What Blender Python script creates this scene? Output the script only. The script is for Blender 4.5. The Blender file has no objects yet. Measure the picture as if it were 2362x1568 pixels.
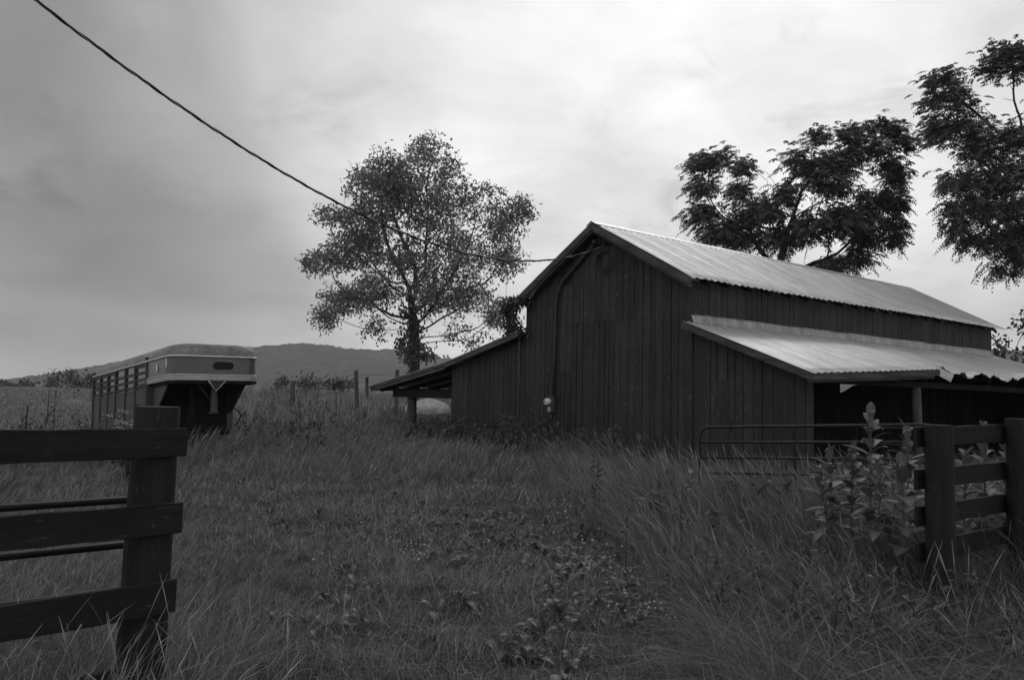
import bpy, bmesh, math, random
import numpy as np
from mathutils import Vector, Matrix
random.seed(7); rng = np.random.default_rng(11)
scene = bpy.context.scene
COL = scene.collection
PI = math.pi

# ------------------------------------------------------------------ camera
FPX, PITCH, ROLL, EYE = 1808.9, .0716, .0213, 1.6
_right = np.array([1, 0, 0.]); FW = np.array([0, math.cos(PITCH), math.sin(PITCH)]); _up = np.array([0, -math.sin(PITCH), math.cos(PITCH)])
RT = math.cos(ROLL)*_right + math.sin(ROLL)*_up
UP = -math.sin(ROLL)*_right + math.cos(ROLL)*_up
cam_d = bpy.data.cameras.new('camera'); cam = bpy.data.objects.new('camera', cam_d); COL.objects.link(cam)
cam_d.sensor_width = 36; cam_d.lens = 36*FPX/2361.0; cam_d.clip_start = .05; cam_d.clip_end = 6000
m = Matrix.Identity(4)
for i in range(3):
    m[i][0] = RT[i]; m[i][1] = UP[i]; m[i][2] = -FW[i]
m[0][3], m[1][3], m[2][3] = 0, 0, EYE
cam.matrix_world = m
scene.camera = cam
scene.cycles.use_denoising = True; scene.cycles.denoiser = 'OPENIMAGEDENOISE'; scene.cycles.denoising_input_passes = 'RGB_ALBEDO_NORMAL'; scene.cycles.denoising_prefilter = 'ACCURATE'
def ray(x, y): return FW + RT*(x-1180.5)/FPX - UP*(y-784)/FPX
def at(x, y, Y):
    d = ray(x, y); return np.array([0, 0, EYE]) + d*(Y/d[1])

# ------------------------------------------------------------------ light
scene.view_settings.view_transform = 'Standard'; scene.view_settings.look = 'None'
scene.view_settings.exposure = 0; scene.view_settings.gamma = 1
BR = ray(1570, 290); BR = BR/np.linalg.norm(BR)
SUN_AZ = math.atan2(BR[0], BR[1]); SUN_EL = math.radians(32)
sd = bpy.data.lights.new('sun', 'SUN'); sd.energy = .6; sd.angle = math.radians(30); sd.color = (1, 1, 1)
sun = bpy.data.objects.new('sun', sd); COL.objects.link(sun)
sv = Vector((math.sin(SUN_AZ)*math.cos(SUN_EL), math.cos(SUN_AZ)*math.cos(SUN_EL), math.sin(SUN_EL)))
sun.rotation_euler = sv.to_track_quat('Z', 'Y').to_euler(); sun.location = (20, 40, 40)

def build_world():
    w = bpy.data.worlds.new('World'); scene.world = w; w.use_nodes = True
    nt = w.node_tree; nt.nodes.clear(); N = nt.nodes.new; L = nt.links.new
    def math_(op, a, b=None, c=None):
        n = N('ShaderNodeMath'); n.operation = op
        for i, v in enumerate((a, b, c)):
            if v is None: continue
            if isinstance(v, (int, float)): n.inputs[i].default_value = v
            else: L(v, n.inputs[i])
        return n.outputs[0]
    tc = N('ShaderNodeTexCoord'); nrm = N('ShaderNodeVectorMath'); nrm.operation = 'NORMALIZE'; L(tc.outputs['Generated'], nrm.inputs[0])
    sx = N('ShaderNodeSeparateXYZ'); L(nrm.outputs[0], sx.inputs[0])
    zc = math_('MAXIMUM', sx.outputs[2], 0.0)
    den = math_('ADD', zc, .30)
    px = math_('DIVIDE', sx.outputs[0], den); py = math_('DIVIDE', sx.outputs[1], den)
    cb = N('ShaderNodeCombineXYZ'); L(px, cb.inputs[0]); L(py, cb.inputs[1])
    mp = N('ShaderNodeMapping'); L(cb.outputs[0], mp.inputs[0]); mp.inputs['Rotation'].default_value = (0, 0, .5); mp.inputs['Scale'].default_value = (.9, .9, 1)
    def noise(scale, detail, rough, dist, off):
        n = N('ShaderNodeTexNoise'); n.inputs['Scale'].default_value = scale; n.inputs['Detail'].default_value = detail
        n.inputs['Roughness'].default_value = rough; n.inputs['Distortion'].default_value = dist
        a = N('ShaderNodeVectorMath'); a.operation = 'ADD'; L(mp.outputs[0], a.inputs[0]); a.inputs[1].default_value = off; L(a.outputs[0], n.inputs[0])
        return n.outputs['Fac']
    n1 = noise(1.0, 6, .52, .25, (3.1, 1.7, 0)); n2 = noise(3.2, 8, .58, .45, (7.3, 2.2, 0))
    # direction of the bright cloud, ramp by angle
    dt = N('ShaderNodeVectorMath'); dt.operation = 'DOT_PRODUCT'; L(nrm.outputs[0], dt.inputs[0]); dt.inputs[1].default_value = tuple(BR)
    ang = math_('DIVIDE', math_('ARCCOSINE', math_('MINIMUM', dt.outputs['Value'], .9999)), PI)
    # warp the angle by the clouds so that the bright patch has cloud edges
    ang = math_('ADD', ang, math_('MULTIPLY', math_('SUBTRACT', n1, .5), .10))
    rp = N('ShaderNodeValToRGB'); L(ang, rp.inputs[0]); cr = rp.color_ramp; cr.interpolation = 'EASE'
    stops = SKY_STOPS
    cr.elements[0].position = stops[0][0]/180; cr.elements[0].color = (stops[0][1],)*3+(1,)
    cr.elements[1].position = stops[-1][0]/180; cr.elements[1].color = (stops[-1][1],)*3+(1,)
    for a, v in stops[1:-1]:
        e = cr.elements.new(a/180); e.color = (v, v, v, 1)
    mr = N('ShaderNodeMapRange'); L(n2, mr.inputs[0]); mr.inputs[1].default_value = .3; mr.inputs[2].default_value = .72; mr.inputs[3].default_value = .86; mr.inputs[4].default_value = 1.12
    mr1 = N('ShaderNodeMapRange'); L(n1, mr1.inputs[0]); mr1.inputs[1].default_value = .34; mr1.inputs[2].default_value = .66; mr1.inputs[3].default_value = .80; mr1.inputs[4].default_value = 1.18
    v = math_('MULTIPLY', math_('MULTIPLY', rp.outputs[0], mr.outputs[0]), mr1.outputs[0])
    # thin darker wisps
    n3 = noise(4.6, 9, .6, .7, (1.3, 9.2, 4.0)); n4 = noise(1.3, 3, .5, 0, (11.3, 4.2, 2.0))
    wsp = N('ShaderNodeMapRange'); wsp.interpolation_type = 'SMOOTHSTEP'; L(n3, wsp.inputs[0]); wsp.inputs[1].default_value = .50; wsp.inputs[2].default_value = .70
    wm = N('ShaderNodeMapRange'); wm.interpolation_type = 'SMOOTHSTEP'; L(n4, wm.inputs[0]); wm.inputs[1].default_value = .46; wm.inputs[2].default_value = .60
    v = math_('MULTIPLY', v, math_('SUBTRACT', 1.0, math_('MULTIPLY', .24, math_('MULTIPLY', wsp.outputs[0], wm.outputs[0]))))
    # a heavier bank of cloud away from the bright patch, with a ragged lower edge
    ew = math_('ADD', sx.outputs[2], math_('MULTIPLY', math_('SUBTRACT', n2, .5), .07))
    b1 = N('ShaderNodeMapRange'); b1.interpolation_type = 'SMOOTHSTEP'; L(ew, b1.inputs[0]); b1.inputs[1].default_value = .085; b1.inputs[2].default_value = .115
    b2 = N('ShaderNodeMapRange'); b2.interpolation_type = 'SMOOTHSTEP'; L(ew, b2.inputs[0]); b2.inputs[1].default_value = .16; b2.inputs[2].default_value = .34; b2.inputs[3].default_value = 1; b2.inputs[4].default_value = 0
    b3 = N('ShaderNodeMapRange'); b3.interpolation_type = 'SMOOTHSTEP'; L(ang, b3.inputs[0]); b3.inputs[1].default_value = 24/180; b3.inputs[2].default_value = 36/180
    v = math_('MULTIPLY', v, math_('SUBTRACT', 1.0, math_('MULTIPLY', .26, math_('MULTIPLY', b1.outputs[0], math_('MULTIPLY', b2.outputs[0], b3.outputs[0])))))
    # thinner cloud low over the horizon
    hz = N('ShaderNodeMapRange'); hz.interpolation_type = 'SMOOTHSTEP'; L(sx.outputs[2], hz.inputs[0]); hz.inputs[1].default_value = .0; hz.inputs[2].default_value = .10; hz.inputs[3].default_value = .15; hz.inputs[4].default_value = 0
    v = math_('ADD', v, hz.outputs[0])
    sky = N('ShaderNodeTexSky'); sky.sky_type = 'NISHITA'; sky.sun_disc = False; sky.sun_elevation = SUN_EL; sky.sun_rotation = SUN_AZ
    bw = N('ShaderNodeRGBToBW'); L(sky.outputs[0], bw.inputs[0])
    v = math_('ADD', math_('MULTIPLY', v, 10.0), math_('MULTIPLY', bw.outputs[0], .015))
    bg = N('ShaderNodeBackground'); bg.inputs[1].default_value = .1; L(v, bg.inputs[0])
    o = N('ShaderNodeOutputWorld'); L(bg.outputs[0], o.inputs[0])
SKY_STOPS = [(0, 1.05), (13, 1.04), (20, .90), (26, .70), (33, .455), (41, .325), (60, .58), (120, .80), (180, .80)]
build_world()

# ------------------------------------------------------------------ materials
def mat(name, build):
    m = bpy.data.materials.new(name); m.use_nodes = True; nt = m.node_tree; nt.nodes.clear()
    out = nt.nodes.new('ShaderNodeOutputMaterial')
    s = build(nt, nt.nodes.new, nt.links.new); nt.links.new(s, out.inputs[0]); return m
def grey_noise(nt, N, L, lo, hi, scale, detail=5, rough=.6, stretch=(1, 1, 1), coord='Object', extra=None):
    tc = N('ShaderNodeTexCoord'); mp = N('ShaderNodeMapping'); mp.inputs['Scale'].default_value = stretch; L(tc.outputs[coord], mp.inputs[0])
    n = N('ShaderNodeTexNoise'); n.inputs['Scale'].default_value = scale; n.inputs['Detail'].default_value = detail; n.inputs['Roughness'].default_value = rough; L(mp.outputs[0], n.inputs[0])
    r = N('ShaderNodeMapRange'); L(n.outputs['Fac'], r.inputs[0]); r.inputs[1].default_value = .32; r.inputs[2].default_value = .68; r.inputs[3].default_value = lo; r.inputs[4].default_value = hi
    return r.outputs[0]
def mul(N, L, a, b):
    n = N('ShaderNodeMath'); n.operation = 'MULTIPLY'
    for i, v in enumerate((a, b)):
        if isinstance(v, (int, float)): n.inputs[i].default_value = v
        else: L(v, n.inputs[i])
    return n.outputs[0]
def add(N, L, a, b):
    n = N('ShaderNodeMath'); n.operation = 'ADD'
    for i, v in enumerate((a, b)):
        if isinstance(v, (int, float)): n.inputs[i].default_value = v
        else: L(v, n.inputs[i])
    return n.outputs[0]
def bsdf(N, L, col, rough=.8, metal=0, spec=.3, bump=None, bstr=.3, bdist=.01):
    p = N('ShaderNodeBsdfPrincipled')
    if isinstance(col, (int, float)): p.inputs['Base Color'].default_value = (col, col, col, 1)
    else: L(col, p.inputs['Base Color'])
    if isinstance(rough, (int, float)): p.inputs['Roughness'].default_value = rough
    else: L(rough, p.inputs['Roughness'])
    p.inputs['Metallic'].default_value = metal; p.inputs['Specular IOR Level'].default_value = spec
    if bump is not None:
        b = N('ShaderNodeBump'); b.inputs['Strength'].default_value = bstr; b.inputs['Distance'].default_value = bdist; L(bump, b.inputs['Height']); L(b.outputs[0], p.inputs['Normal'])
    return p.outputs[0]
def wood(lo, hi, axis='z', rough=.85, spec=.2, island=.35, scale=9, flecks=0):
    st = {'h': (.07, .07, 1), 'x': (.06, 1, 1), 'y': (1, .06, 1), 'z': (1, 1, .06)}[axis]
    def b(nt, N, L):
        c = grey_noise(nt, N, L, lo, hi, scale, 7, .65, st)
        f = grey_noise(nt, N, L, .75, 1.2, 42, 4, .6, st)
        st2 = grey_noise(nt, N, L, .8, 1.15, 1.3, 4, .6)
        g = N('ShaderNodeNewGeometry'); r = N('ShaderNodeMapRange'); L(g.outputs['Random Per Island'], r.inputs[0]); r.inputs[3].default_value = 1-island; r.inputs[4].default_value = 1+island
        c2 = mul(N, L, mul(N, L, mul(N, L, c, f), st2), r.outputs[0])
        if flecks > 0:     # small chips where the paint has worn off
            ch = grey_noise(nt, N, L, 0, 1, 26, 3, .5, (.30, .30, 1.8) if axis == 'h' else (1.6, 1.6, .22)); r2 = N('ShaderNodeMapRange'); L(ch, r2.inputs[0]); r2.inputs[1].default_value = .90; r2.inputs[2].default_value = 1.0; r2.inputs[3].default_value = 0; r2.inputs[4].default_value = flecks
            ch2 = grey_noise(nt, N, L, 0, 1, 2.1, 3, .5); c2 = add(N, L, c2, mul(N, L, r2.outputs[0], ch2))
        return bsdf(N, L, c2, rough, 0, spec, f, .35, .006)
    return b
def leafy(base, trans=.35, gloss=.06):
    def b(nt, N, L):
        a = N('ShaderNodeAttribute'); a.attribute_name = 'tint'
        c = mul(N, L, a.outputs['Fac'], base)
        d = N('ShaderNodeBsdfDiffuse'); L(c, d.inputs[0]); t = N('ShaderNodeBsdfTranslucent'); L(mul(N, L, c, .9), t.inputs[0])
        mx = N('ShaderNodeMixShader'); mx.inputs[0].default_value = trans; L(d.outputs[0], mx.inputs[1]); L(t.outputs[0], mx.inputs[2])
        g = N('ShaderNodeBsdfGlossy'); g.inputs[0].default_value = (1, 1, 1, 1); g.inputs['Roughness'].default_value = .45
        lw = N('ShaderNodeLayerWeight'); lw.inputs[0].default_value = .25
        m2 = N('ShaderNodeMixShader'); L(mul(N, L, lw.outputs['Fresnel'], gloss), m2.inputs[0]); L(mx.outputs[0], m2.inputs[1]); L(g.outputs[0], m2.inputs[2])
        return m2.outputs[0]
    return b
def metal_roof(lo, hi):
    def b(nt, N, L):
        c = grey_noise(nt, N, L, lo, hi, 1.2, 6, .65, (.35, 3.0, 1))
        s = grey_noise(nt, N, L, .82, 1.1, 7, 5, .6, (.25, 2.2, 1))
        st = grey_noise(nt, N, L, .9, 1.06, 35, 3, .6, (.3, 1, 1))
        return bsdf(N, L, mul(N, L, mul(N, L, c, s), st), .42, .55, .5)
    return b
M = {}
M['barn'] = mat('barn_paint', wood(.026, .044, 'z', .8, .25, .2, flecks=.10))
M['barn_trim'] = mat('trim_wood', wood(.035, .11, 'y', .9, .15, .15))
M['barn_trim_x'] = mat('trim_wood_across', wood(.035, .10, 'x', .9, .15, .15))
M['barn_shaded'] = mat('shade_darkened_wood', wood(.008, .018, 'z', .9, .1, .2))  # wall wood with the shade inside the lean-tos put into its colour
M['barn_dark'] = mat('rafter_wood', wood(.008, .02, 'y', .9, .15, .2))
M['post_wood'] = mat('post_wood', wood(.03, .08, 'z', .9, .15, .1))
M['pale_post'] = mat('pale_post_wood', wood(.05, .11, 'z', .9, .15, .1))
M['fence'] = mat('fence_board_wood', wood(.007, .020, 'h', .75, .25, .2, flecks=.04))
M['fence_post'] = mat('fence_post_wood', wood(.008, .022, 'z', .75, .25, .1, flecks=.03))
M['cut'] = mat('cut_wood', wood(.05, .10, 'x', .9, .15, .1))
M['field_post'] = mat('field_post_wood', wood(.05, .12, 'z', .9, .15, .1))
M['roof'] = mat('galvanised_roof', metal_roof(.46, .70))
M['flash'] = mat('flashing_metal', metal_roof(.20, .42))
M['steel_dark'] = mat('dark_gate_steel', lambda nt, N, L: bsdf(N, L, grey_noise(nt, N, L, .03, .07, 6), .5, .3, .5))
M['steel_gate'] = mat('painted_gate_steel', lambda nt, N, L: bsdf(N, L, grey_noise(nt, N, L, .010, .025, 6), .6, .1, .3))
M['conduit'] = mat('conduit_paint', lambda nt, N, L: bsdf(N, L, grey_noise(nt, N, L, .03, .05, 5), .6, .1, .3))
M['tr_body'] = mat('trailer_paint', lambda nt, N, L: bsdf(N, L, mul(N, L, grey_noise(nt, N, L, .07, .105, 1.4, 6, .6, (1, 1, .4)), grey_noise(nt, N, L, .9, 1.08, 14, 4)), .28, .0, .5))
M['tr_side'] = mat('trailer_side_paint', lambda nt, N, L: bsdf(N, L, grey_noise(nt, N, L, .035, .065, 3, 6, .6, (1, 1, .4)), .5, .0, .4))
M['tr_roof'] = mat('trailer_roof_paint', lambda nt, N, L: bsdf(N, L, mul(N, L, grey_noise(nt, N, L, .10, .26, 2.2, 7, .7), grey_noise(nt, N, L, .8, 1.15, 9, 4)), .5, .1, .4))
M['tr_trim'] = mat('trailer_trim', lambda nt, N, L: bsdf(N, L, grey_noise(nt, N, L, .5, .7, 5), .35, .6, .5))
M['tr_band'] = mat('trailer_band', lambda nt, N, L: bsdf(N, L, grey_noise(nt, N, L, .26, .4, 3, 5), .45, .2, .5))
M['black'] = mat('dark_steel', lambda nt, N, L: bsdf(N, L, grey_noise(nt, N, L, .006, .014, 6), .7, 0, .2))
M['glass'] = mat('dark_glass', lambda nt, N, L: bsdf(N, L, .006, .25, 0, .15))
M['rubber'] = mat('tyre_rubber', lambda nt, N, L: bsdf(N, L, grey_noise(nt, N, L, .015, .03, 9), .8, 0, .3))
M['cable'] = mat('cable_sheath', lambda nt, N, L: bsdf(N, L, grey_noise(nt, N, L, .02, .04, 20), .6, 0, .3))
M['wire_bare'] = mat('bare_wire', lambda nt, N, L: bsdf(N, L, .4, .45, .6, .5))
M['meter'] = mat('meter_glass', lambda nt, N, L: bsdf(N, L, grey_noise(nt, N, L, .5, .7, 8), .2, 0, .5))
M['meter_face'] = mat('meter_face', lambda nt, N, L: bsdf(N, L, .75, .5, 0, .4))
M['rock'] = mat('pale_rock', lambda nt, N, L: bsdf(N, L, mul(N, L, grey_noise(nt, N, L, .36, .66, 2.2, 8, .7), grey_noise(nt, N, L, .7, 1.15, 12, 5)), .9, 0, .2, grey_noise(nt, N, L, 0, 1, 7, 8, .7), .8, .06))
M['rock_dull'] = mat('dull_rock', lambda nt, N, L: bsdf(N, L, mul(N, L, grey_noise(nt, N, L, .10, .22, 2.2, 8, .7), grey_noise(nt, N, L, .7, 1.15, 12, 5)), .9, 0, .2, grey_noise(nt, N, L, 0, 1, 7, 8, .7), .8, .06))
M['bark'] = mat('bark', lambda nt, N, L: bsdf(N, L, grey_noise(nt, N, L, .03, .09, 7, 7, .7, (1, 1, .25)), .95, 0, .1, grey_noise(nt, N, L, 0, 1, 16, 6, .7, (1, 1, .2)), .8, .03))
M['twig'] = mat('pale_twig', lambda nt, N, L: bsdf(N, L, grey_noise(nt, N, L, .08, .16, 6), .9, 0, .1))
M['leaf_maple'] = mat('broad_leaf', leafy(.205, .34))
M['leaf_locust'] = mat('compound_leaf', leafy(.085, .25))
M['leaf_far'] = mat('far_leaf', leafy(.075, .3))
M['ivy'] = mat('ivy_leaf', leafy(.030, .15, .08))
M['grass'] = mat('grass_blade', leafy(.175, .24, .05))
M['milk'] = mat('milkweed_leaf', leafy(.135, .3, .06))
M['weed'] = mat('weed_leaf', leafy(.065, .3, .06))
M['flower'] = mat('pale_flower', leafy(.58, .25, 0))
M['ground'] = mat('field_ground', lambda nt, N, L: bsdf(N, L, mul(N, L, mul(N, L, grey_noise(nt, N, L, .065, .11, .12, 8, .7), grey_noise(nt, N, L, .6, 1.3, 1.7, 8, .7)), grey_noise(nt, N, L, .55, 1.4, 14, 6, .7)), .95, 0, .1, grey_noise(nt, N, L, 0, 1, 20, 6, .7), .9, .05))
M['hill'] = mat('forest_hill', lambda nt, N, L: bsdf(N, L, mul(N, L, grey_noise(nt, N, L, .06, .10, .009, 8, .7), grey_noise(nt, N, L, .8, 1.2, .12, 6, .7)), .95, 0, .05))

# ------------------------------------------------------------------ helpers
def tag(o, label=None, cat=None, group=None, kind=None):
    if label: o['label'] = label
    if cat: o['category'] = cat
    if group: o['group'] = group
    if kind: o['kind'] = kind
    return o
def empty(name, loc=(0, 0, 0), rz=0, label=None, cat=None, group=None):
    o = bpy.data.objects.new(name, None); COL.objects.link(o); o.location = loc; o.rotation_euler = (0, 0, rz); o.empty_display_size = .2
    return tag(o, label, cat, group)
def link(name, me, material, parent=None):
    o = bpy.data.objects.new(name, me); COL.objects.link(o)
    if material: me.materials.append(material)
    if parent: o.parent = parent
    return o
def np_mesh(name, V, F, material, parent=None, tint=None, smooth=False):
    V = np.ascontiguousarray(V, dtype=np.float32); F = np.ascontiguousarray(F, dtype=np.int32); k = F.shape[1]
    me = bpy.data.meshes.new(name); me.vertices.add(len(V)); me.vertices.foreach_set('co', V.ravel())
    me.loops.add(F.size); me.loops.foreach_set('vertex_index', F.ravel()); me.polygons.add(len(F))
    me.polygons.foreach_set('loop_start', np.arange(0, F.size, k, dtype=np.int32))
    me.polygons.foreach_set('use_smooth', np.full(len(F), smooth, dtype=bool))
    if tint is not None:
        a = me.attributes.new('tint', 'FLOAT', 'POINT'); a.data.foreach_set('value', np.ascontiguousarray(tint, dtype=np.float32))
    me.update(calc_edges=True); me.validate()
    return link(name, me, material, parent)
class MB:
    def __init__(s): s.v = []; s.f = []; s.sm = []
    def add(s, V, F, smooth=False):
        n = len(s.v); s.v += [tuple(p) for p in V]; s.f += [tuple(i+n for i in f) for f in F]; s.sm += [smooth]*len(F); return s
    def hexa(s, P):   # 8 points: bottom 0-3 ccw, top 4-7
        return s.add(P, [(3, 2, 1, 0), (4, 5, 6, 7), (0, 1, 5, 4), (1, 2, 6, 5), (2, 3, 7, 6), (3, 0, 4, 7)])
    def box(s, x0, x1, y0, y1, z0, z1):
        return s.hexa([(x0, y0, z0), (x1, y0, z0), (x1, y1, z0), (x0, y1, z0), (x0, y0, z1), (x1, y0, z1), (x1, y1, z1), (x0, y1, z1)])
    def bar(s, p, q, w, h, up=(0, 0, 1)):
        p = Vector(p); q = Vector(q); d = (q-p).normalized(); u = Vector(up); sd_ = d.cross(u).normalized(); u = sd_.cross(d).normalized()
        P = []
        for c in (p, q):
            for a, b in ((-1, -1), (1, -1), (1, 1), (-1, 1)): P.append(c+sd_*(a*w/2)+u*(b*h/2))
        return s.add(P, [(3, 2, 1, 0), (4, 5, 6, 7), (0, 1, 5, 4), (1, 2, 6, 5), (2, 3, 7, 6), (3, 0, 4, 7)])
    def tube(s, pts, r, n=8, caps=True):
        pts = [Vector(p) for p in pts]; rs = r if isinstance(r, (list, tuple)) else [r]*len(pts)
        V = []; prev = None
        for i, p in enumerate(pts):
            t = (pts[min(i+1, len(pts)-1)]-pts[max(i-1, 0)]).normalized()
            if prev is None:
                a = Vector((0, 0, 1)) if abs(t.z) < .9 else Vector((1, 0, 0)); u = t.cross(a).normalized()
            else:
                u = (prev-t*prev.dot(t)).normalized()
            prev = u; w = t.cross(u)
            for k in range(n):
                a = 2*PI*k/n; V.append(p+(u*math.cos(a)+w*math.sin(a))*rs[i])
        F = [(i*n+k, i*n+(k+1) % n, (i+1)*n+(k+1) % n, (i+1)*n+k) for i in range(len(pts)-1) for k in range(n)]
        if caps: F += [tuple(range(n))[::-1], tuple((len(pts)-1)*n+k for k in range(n))]
        n0 = len(s.v); s.add(V, F, True)
        if caps: s.sm[-1] = s.sm[-2] = False
        return s
    def build(s, name, material, parent=None, bevel=0):
        me = bpy.data.meshes.new(name); me.from_pydata(s.v, [], s.f); me.polygons.foreach_set('use_smooth', s.sm); me.update()
        o = link(name, me, material, parent)
        if bevel:
            b = o.modifiers.new('b', 'BEVEL'); b.width = bevel; b.segments = 2; b.limit_method = 'ANGLE'
        return o
def sst(a, b, x):
    t = np.clip((x-a)/(b-a), 0, 1); return t*t*(3-2*t)
# smooth value noise for numpy
_tab = rng.random((256, 256))
def vnoise(x, y):
    x = np.asarray(x, float); y = np.asarray(y, float); xi = np.floor(x).astype(int); yi = np.floor(y).astype(int); fx = x-xi; fy = y-yi
    fx = fx*fx*(3-2*fx); fy = fy*fy*(3-2*fy); T = lambda a, b: _tab[a % 256, b % 256]
    return (T(xi, yi)*(1-fx)+T(xi+1, yi)*fx)*(1-fy)+(T(xi, yi+1)*(1-fx)+T(xi+1, yi+1)*fx)*fy
def fbm(x, y, o=4):
    s = 0; a = .5
    for i in range(o): s = s+a*vnoise(x*2**i+17*i, y*2**i+31*i); a *= .5
    return s

# ------------------------------------------------------------------ terrain
TH = .9172; BO = np.array([3.5704, 15.5]); GX = np.array([math.cos(TH), -math.sin(TH)]); DP = np.array([math.sin(TH), math.cos(TH)])
def to_barn(x, y):
    dx = x-BO[0]; dy = y-BO[1]; return dx*GX[0]+dy*GX[1], dx*DP[0]+dy*DP[1]
def ground_z(x, y):
    x = np.asarray(x, float); y = np.asarray(y, float)
    u = x/np.maximum(y, 4.); yy = np.maximum(y, 0)
    wc = sst(-.44, -.31, u)*(1-sst(.10, .30, u))
    zc = .28*sst(9, 20, yy)+.95*sst(20, 36, yy)-.5*sst(42, 110, yy)
    zl = .10*sst(9, 16, yy)+.25*sst(14, 30, yy)+1.0*sst(28, 130, yy)-.6*sst(150, 300, yy)
    zr = .10*sst(12, 30, yy)
    wl = 1-sst(-.44, -.31, u); wr = sst(.10, .30, u)
    z = zc*wc+zl*wl+zr*wr
    z = np.where(y < 0, 0, z)
    return z+.10*(fbm(x*.35+5, y*.35)-.47)+.03*(fbm(x*1.7, y*1.7+9)-.47)
def build_ground():
    nr, na = 190, 288
    rr = np.concatenate([[0], .6*np.power(2600/.6, np.linspace(0, 1, nr-1))]); aa = np.linspace(0, 2*PI, na, endpoint=False)
    R_, A_ = np.meshgrid(rr, aa, indexing='ij'); X = R_*np.sin(A_); Y = R_*np.cos(A_); Z = ground_z(X, Y)
    idx = np.arange(nr*na).reshape(nr, na); nx = np.roll(idx, -1, 1)
    F = np.stack([idx[:-1], idx[1:], nx[1:], nx[:-1]], -1).reshape(-1, 4)
    o = np_mesh('ground', np.stack([X, Y, Z], -1).reshape(-1, 3), F, M['ground'], smooth=True); tag(o, kind='structure')
build_ground()

def build_hills():
    # profile of the ridge as (screen x, screen y) seen at 1200 m
    prof = [(-700, 880), (-300, 886), (-120, 880), (0, 884), (60, 881), (110, 884), (175, 868), (235, 850), (330, 825), (420, 806), (520, 798), (590, 797), (640, 793), (700, 787), (735, 789), (780, 798), (850, 803), (900, 801), (960, 806), (1010, 818), (1080, 832), (1200, 842), (1400, 838), (1700, 820), (2000, 806), (2330, 802), (2700, 812), (3300, 840)]
    D = 1200.
    px = np.array([at(a, b, D)[0] for a, b in prof]); pz = np.array([at(a, b, D)[2] for a, b in prof])
    xs = np.arange(-1500, 2000, 4.0); ys = np.concatenate([np.linspace(760, 1140, 60), np.linspace(1146, 1250, 24), np.linspace(1260, 1600, 18)])
    X, Y = np.meshgrid(xs, ys, indexing='ij')
    base = np.interp(X*D/np.maximum(Y, 900)*0+X, px, pz)
    # smooth profile
    k = np.ones(9)/9; b1 = np.convolve(np.pad(np.interp(xs, px, pz), 4, 'edge'), k, 'valid'); base = np.repeat(b1[:, None], len(ys), 1)
    up = np.where(Y < 1200, sst(770, 1215, Y)**1.15, 1-.8*sst(1200, 1700, Y))
    spur = (fbm(X/130+3, Y/260, 3)-.45)*36*np.sin(np.clip((Y-770)/430, 0, 1)*PI)
    tree = (fbm(X/9, Y/9, 2)-.4)*4.0+(vnoise(X/5.3+40, Y/5.3)**4)*4
    Z = -4+base*up+spur*np.clip(base/75, .05, 1)*.5+tree*sst(770, 900, Y)*np.clip(base/40, .35, 1)
    n, mm = X.shape; idx = np.arange(n*mm).reshape(n, mm)
    F = np.stack([idx[:-1, :-1], idx[1:, :-1], idx[1:, 1:], idx[:-1, 1:]], -1).reshape(-1, 4)
    o = np_mesh('hills', np.stack([X, Y, Z], -1).reshape(-1, 3), F, M['hill'], smooth=False); tag(o, kind='structure')
build_hills()

# ------------------------------------------------------------------ barn
W2, ZE, ZR, BL = 5.30, 3.99, 5.43, 14.1       # gable width, eave, ridge, length
LW, ZF, ZG = 2.62, 3.07, 2.09                  # right lean-to
barn = empty('barn', (BO[0], BO[1], 0), -TH, 'dark weathered plank barn with ribbed metal roof and two lean-tos', 'barn')
def roof_z(a):
    return ZR-(abs(a+W2/2))*(ZR-ZE)/(W2/2)
def left_lean_z(a):     # underside of left lean-to roof
    return 3.12+(a+5.3)*.215 if a > -8.65 else 3.12-3.35*.215+(a+8.65)*.150
def right_lean_z(a): return ZF-a*(ZF-ZG)/LW
def planks(mb, u0, u1, top, bot, place, wmin=.14, wmax=.25, t=.025, holes=(), jit=.006, rs=None):
    """vertical planks from u0 to u1; top(u), bot(u) give heights; place(u, v, z) maps to local space (v = outward)"""
    R = rs or random
    u = u0
    while u < u1-1e-4:
        w = min(R.uniform(wmin, wmax), u1-u)
        if u1-u-w < .08: w = u1-u
        gap = R.choice([.008, .012, .016, .02, .03]); a, b = u+gap/2, u+w-gap/2; off = R.uniform(-jit, jit); le = R.uniform(-.004, .004)
        spans = [((bot(a), bot(b)), (top(a), top(b)))]
        for (h0, h1, hb, ht) in holes:       # hb(u), ht(u) bottom/top of the hole
            if b > h0 and a < h1:
                ca, cb = max(a, h0), min(b, h1); new = []
                for (s0, s1) in spans:
                    new.append((s0, (hb(ca), hb(cb)))); new.append(((ht(ca), ht(cb)), s1))
                spans = new
        for (z0, z1) in spans:
            if max(z1[0]-z0[0], z1[1]-z0[1]) < .01: continue
            P = [place(a, off, z0[0]), place(b, off, z0[1]), place(b, off-t, z0[1]), place(a, off-t, z0[0]), place(a+le, off, z1[0]), place(b+le, off, z1[1]), place(b+le, off-t, z1[1]), place(a+le, off-t, z1[0])]
            mb.hexa(P)
        u += w
def front(u, v, z): return (u, -v, z)
def rightside(u, v, z): return (v, u, z)
def leftside(A): return lambda u, v, z: (A-v, u, z)
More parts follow.
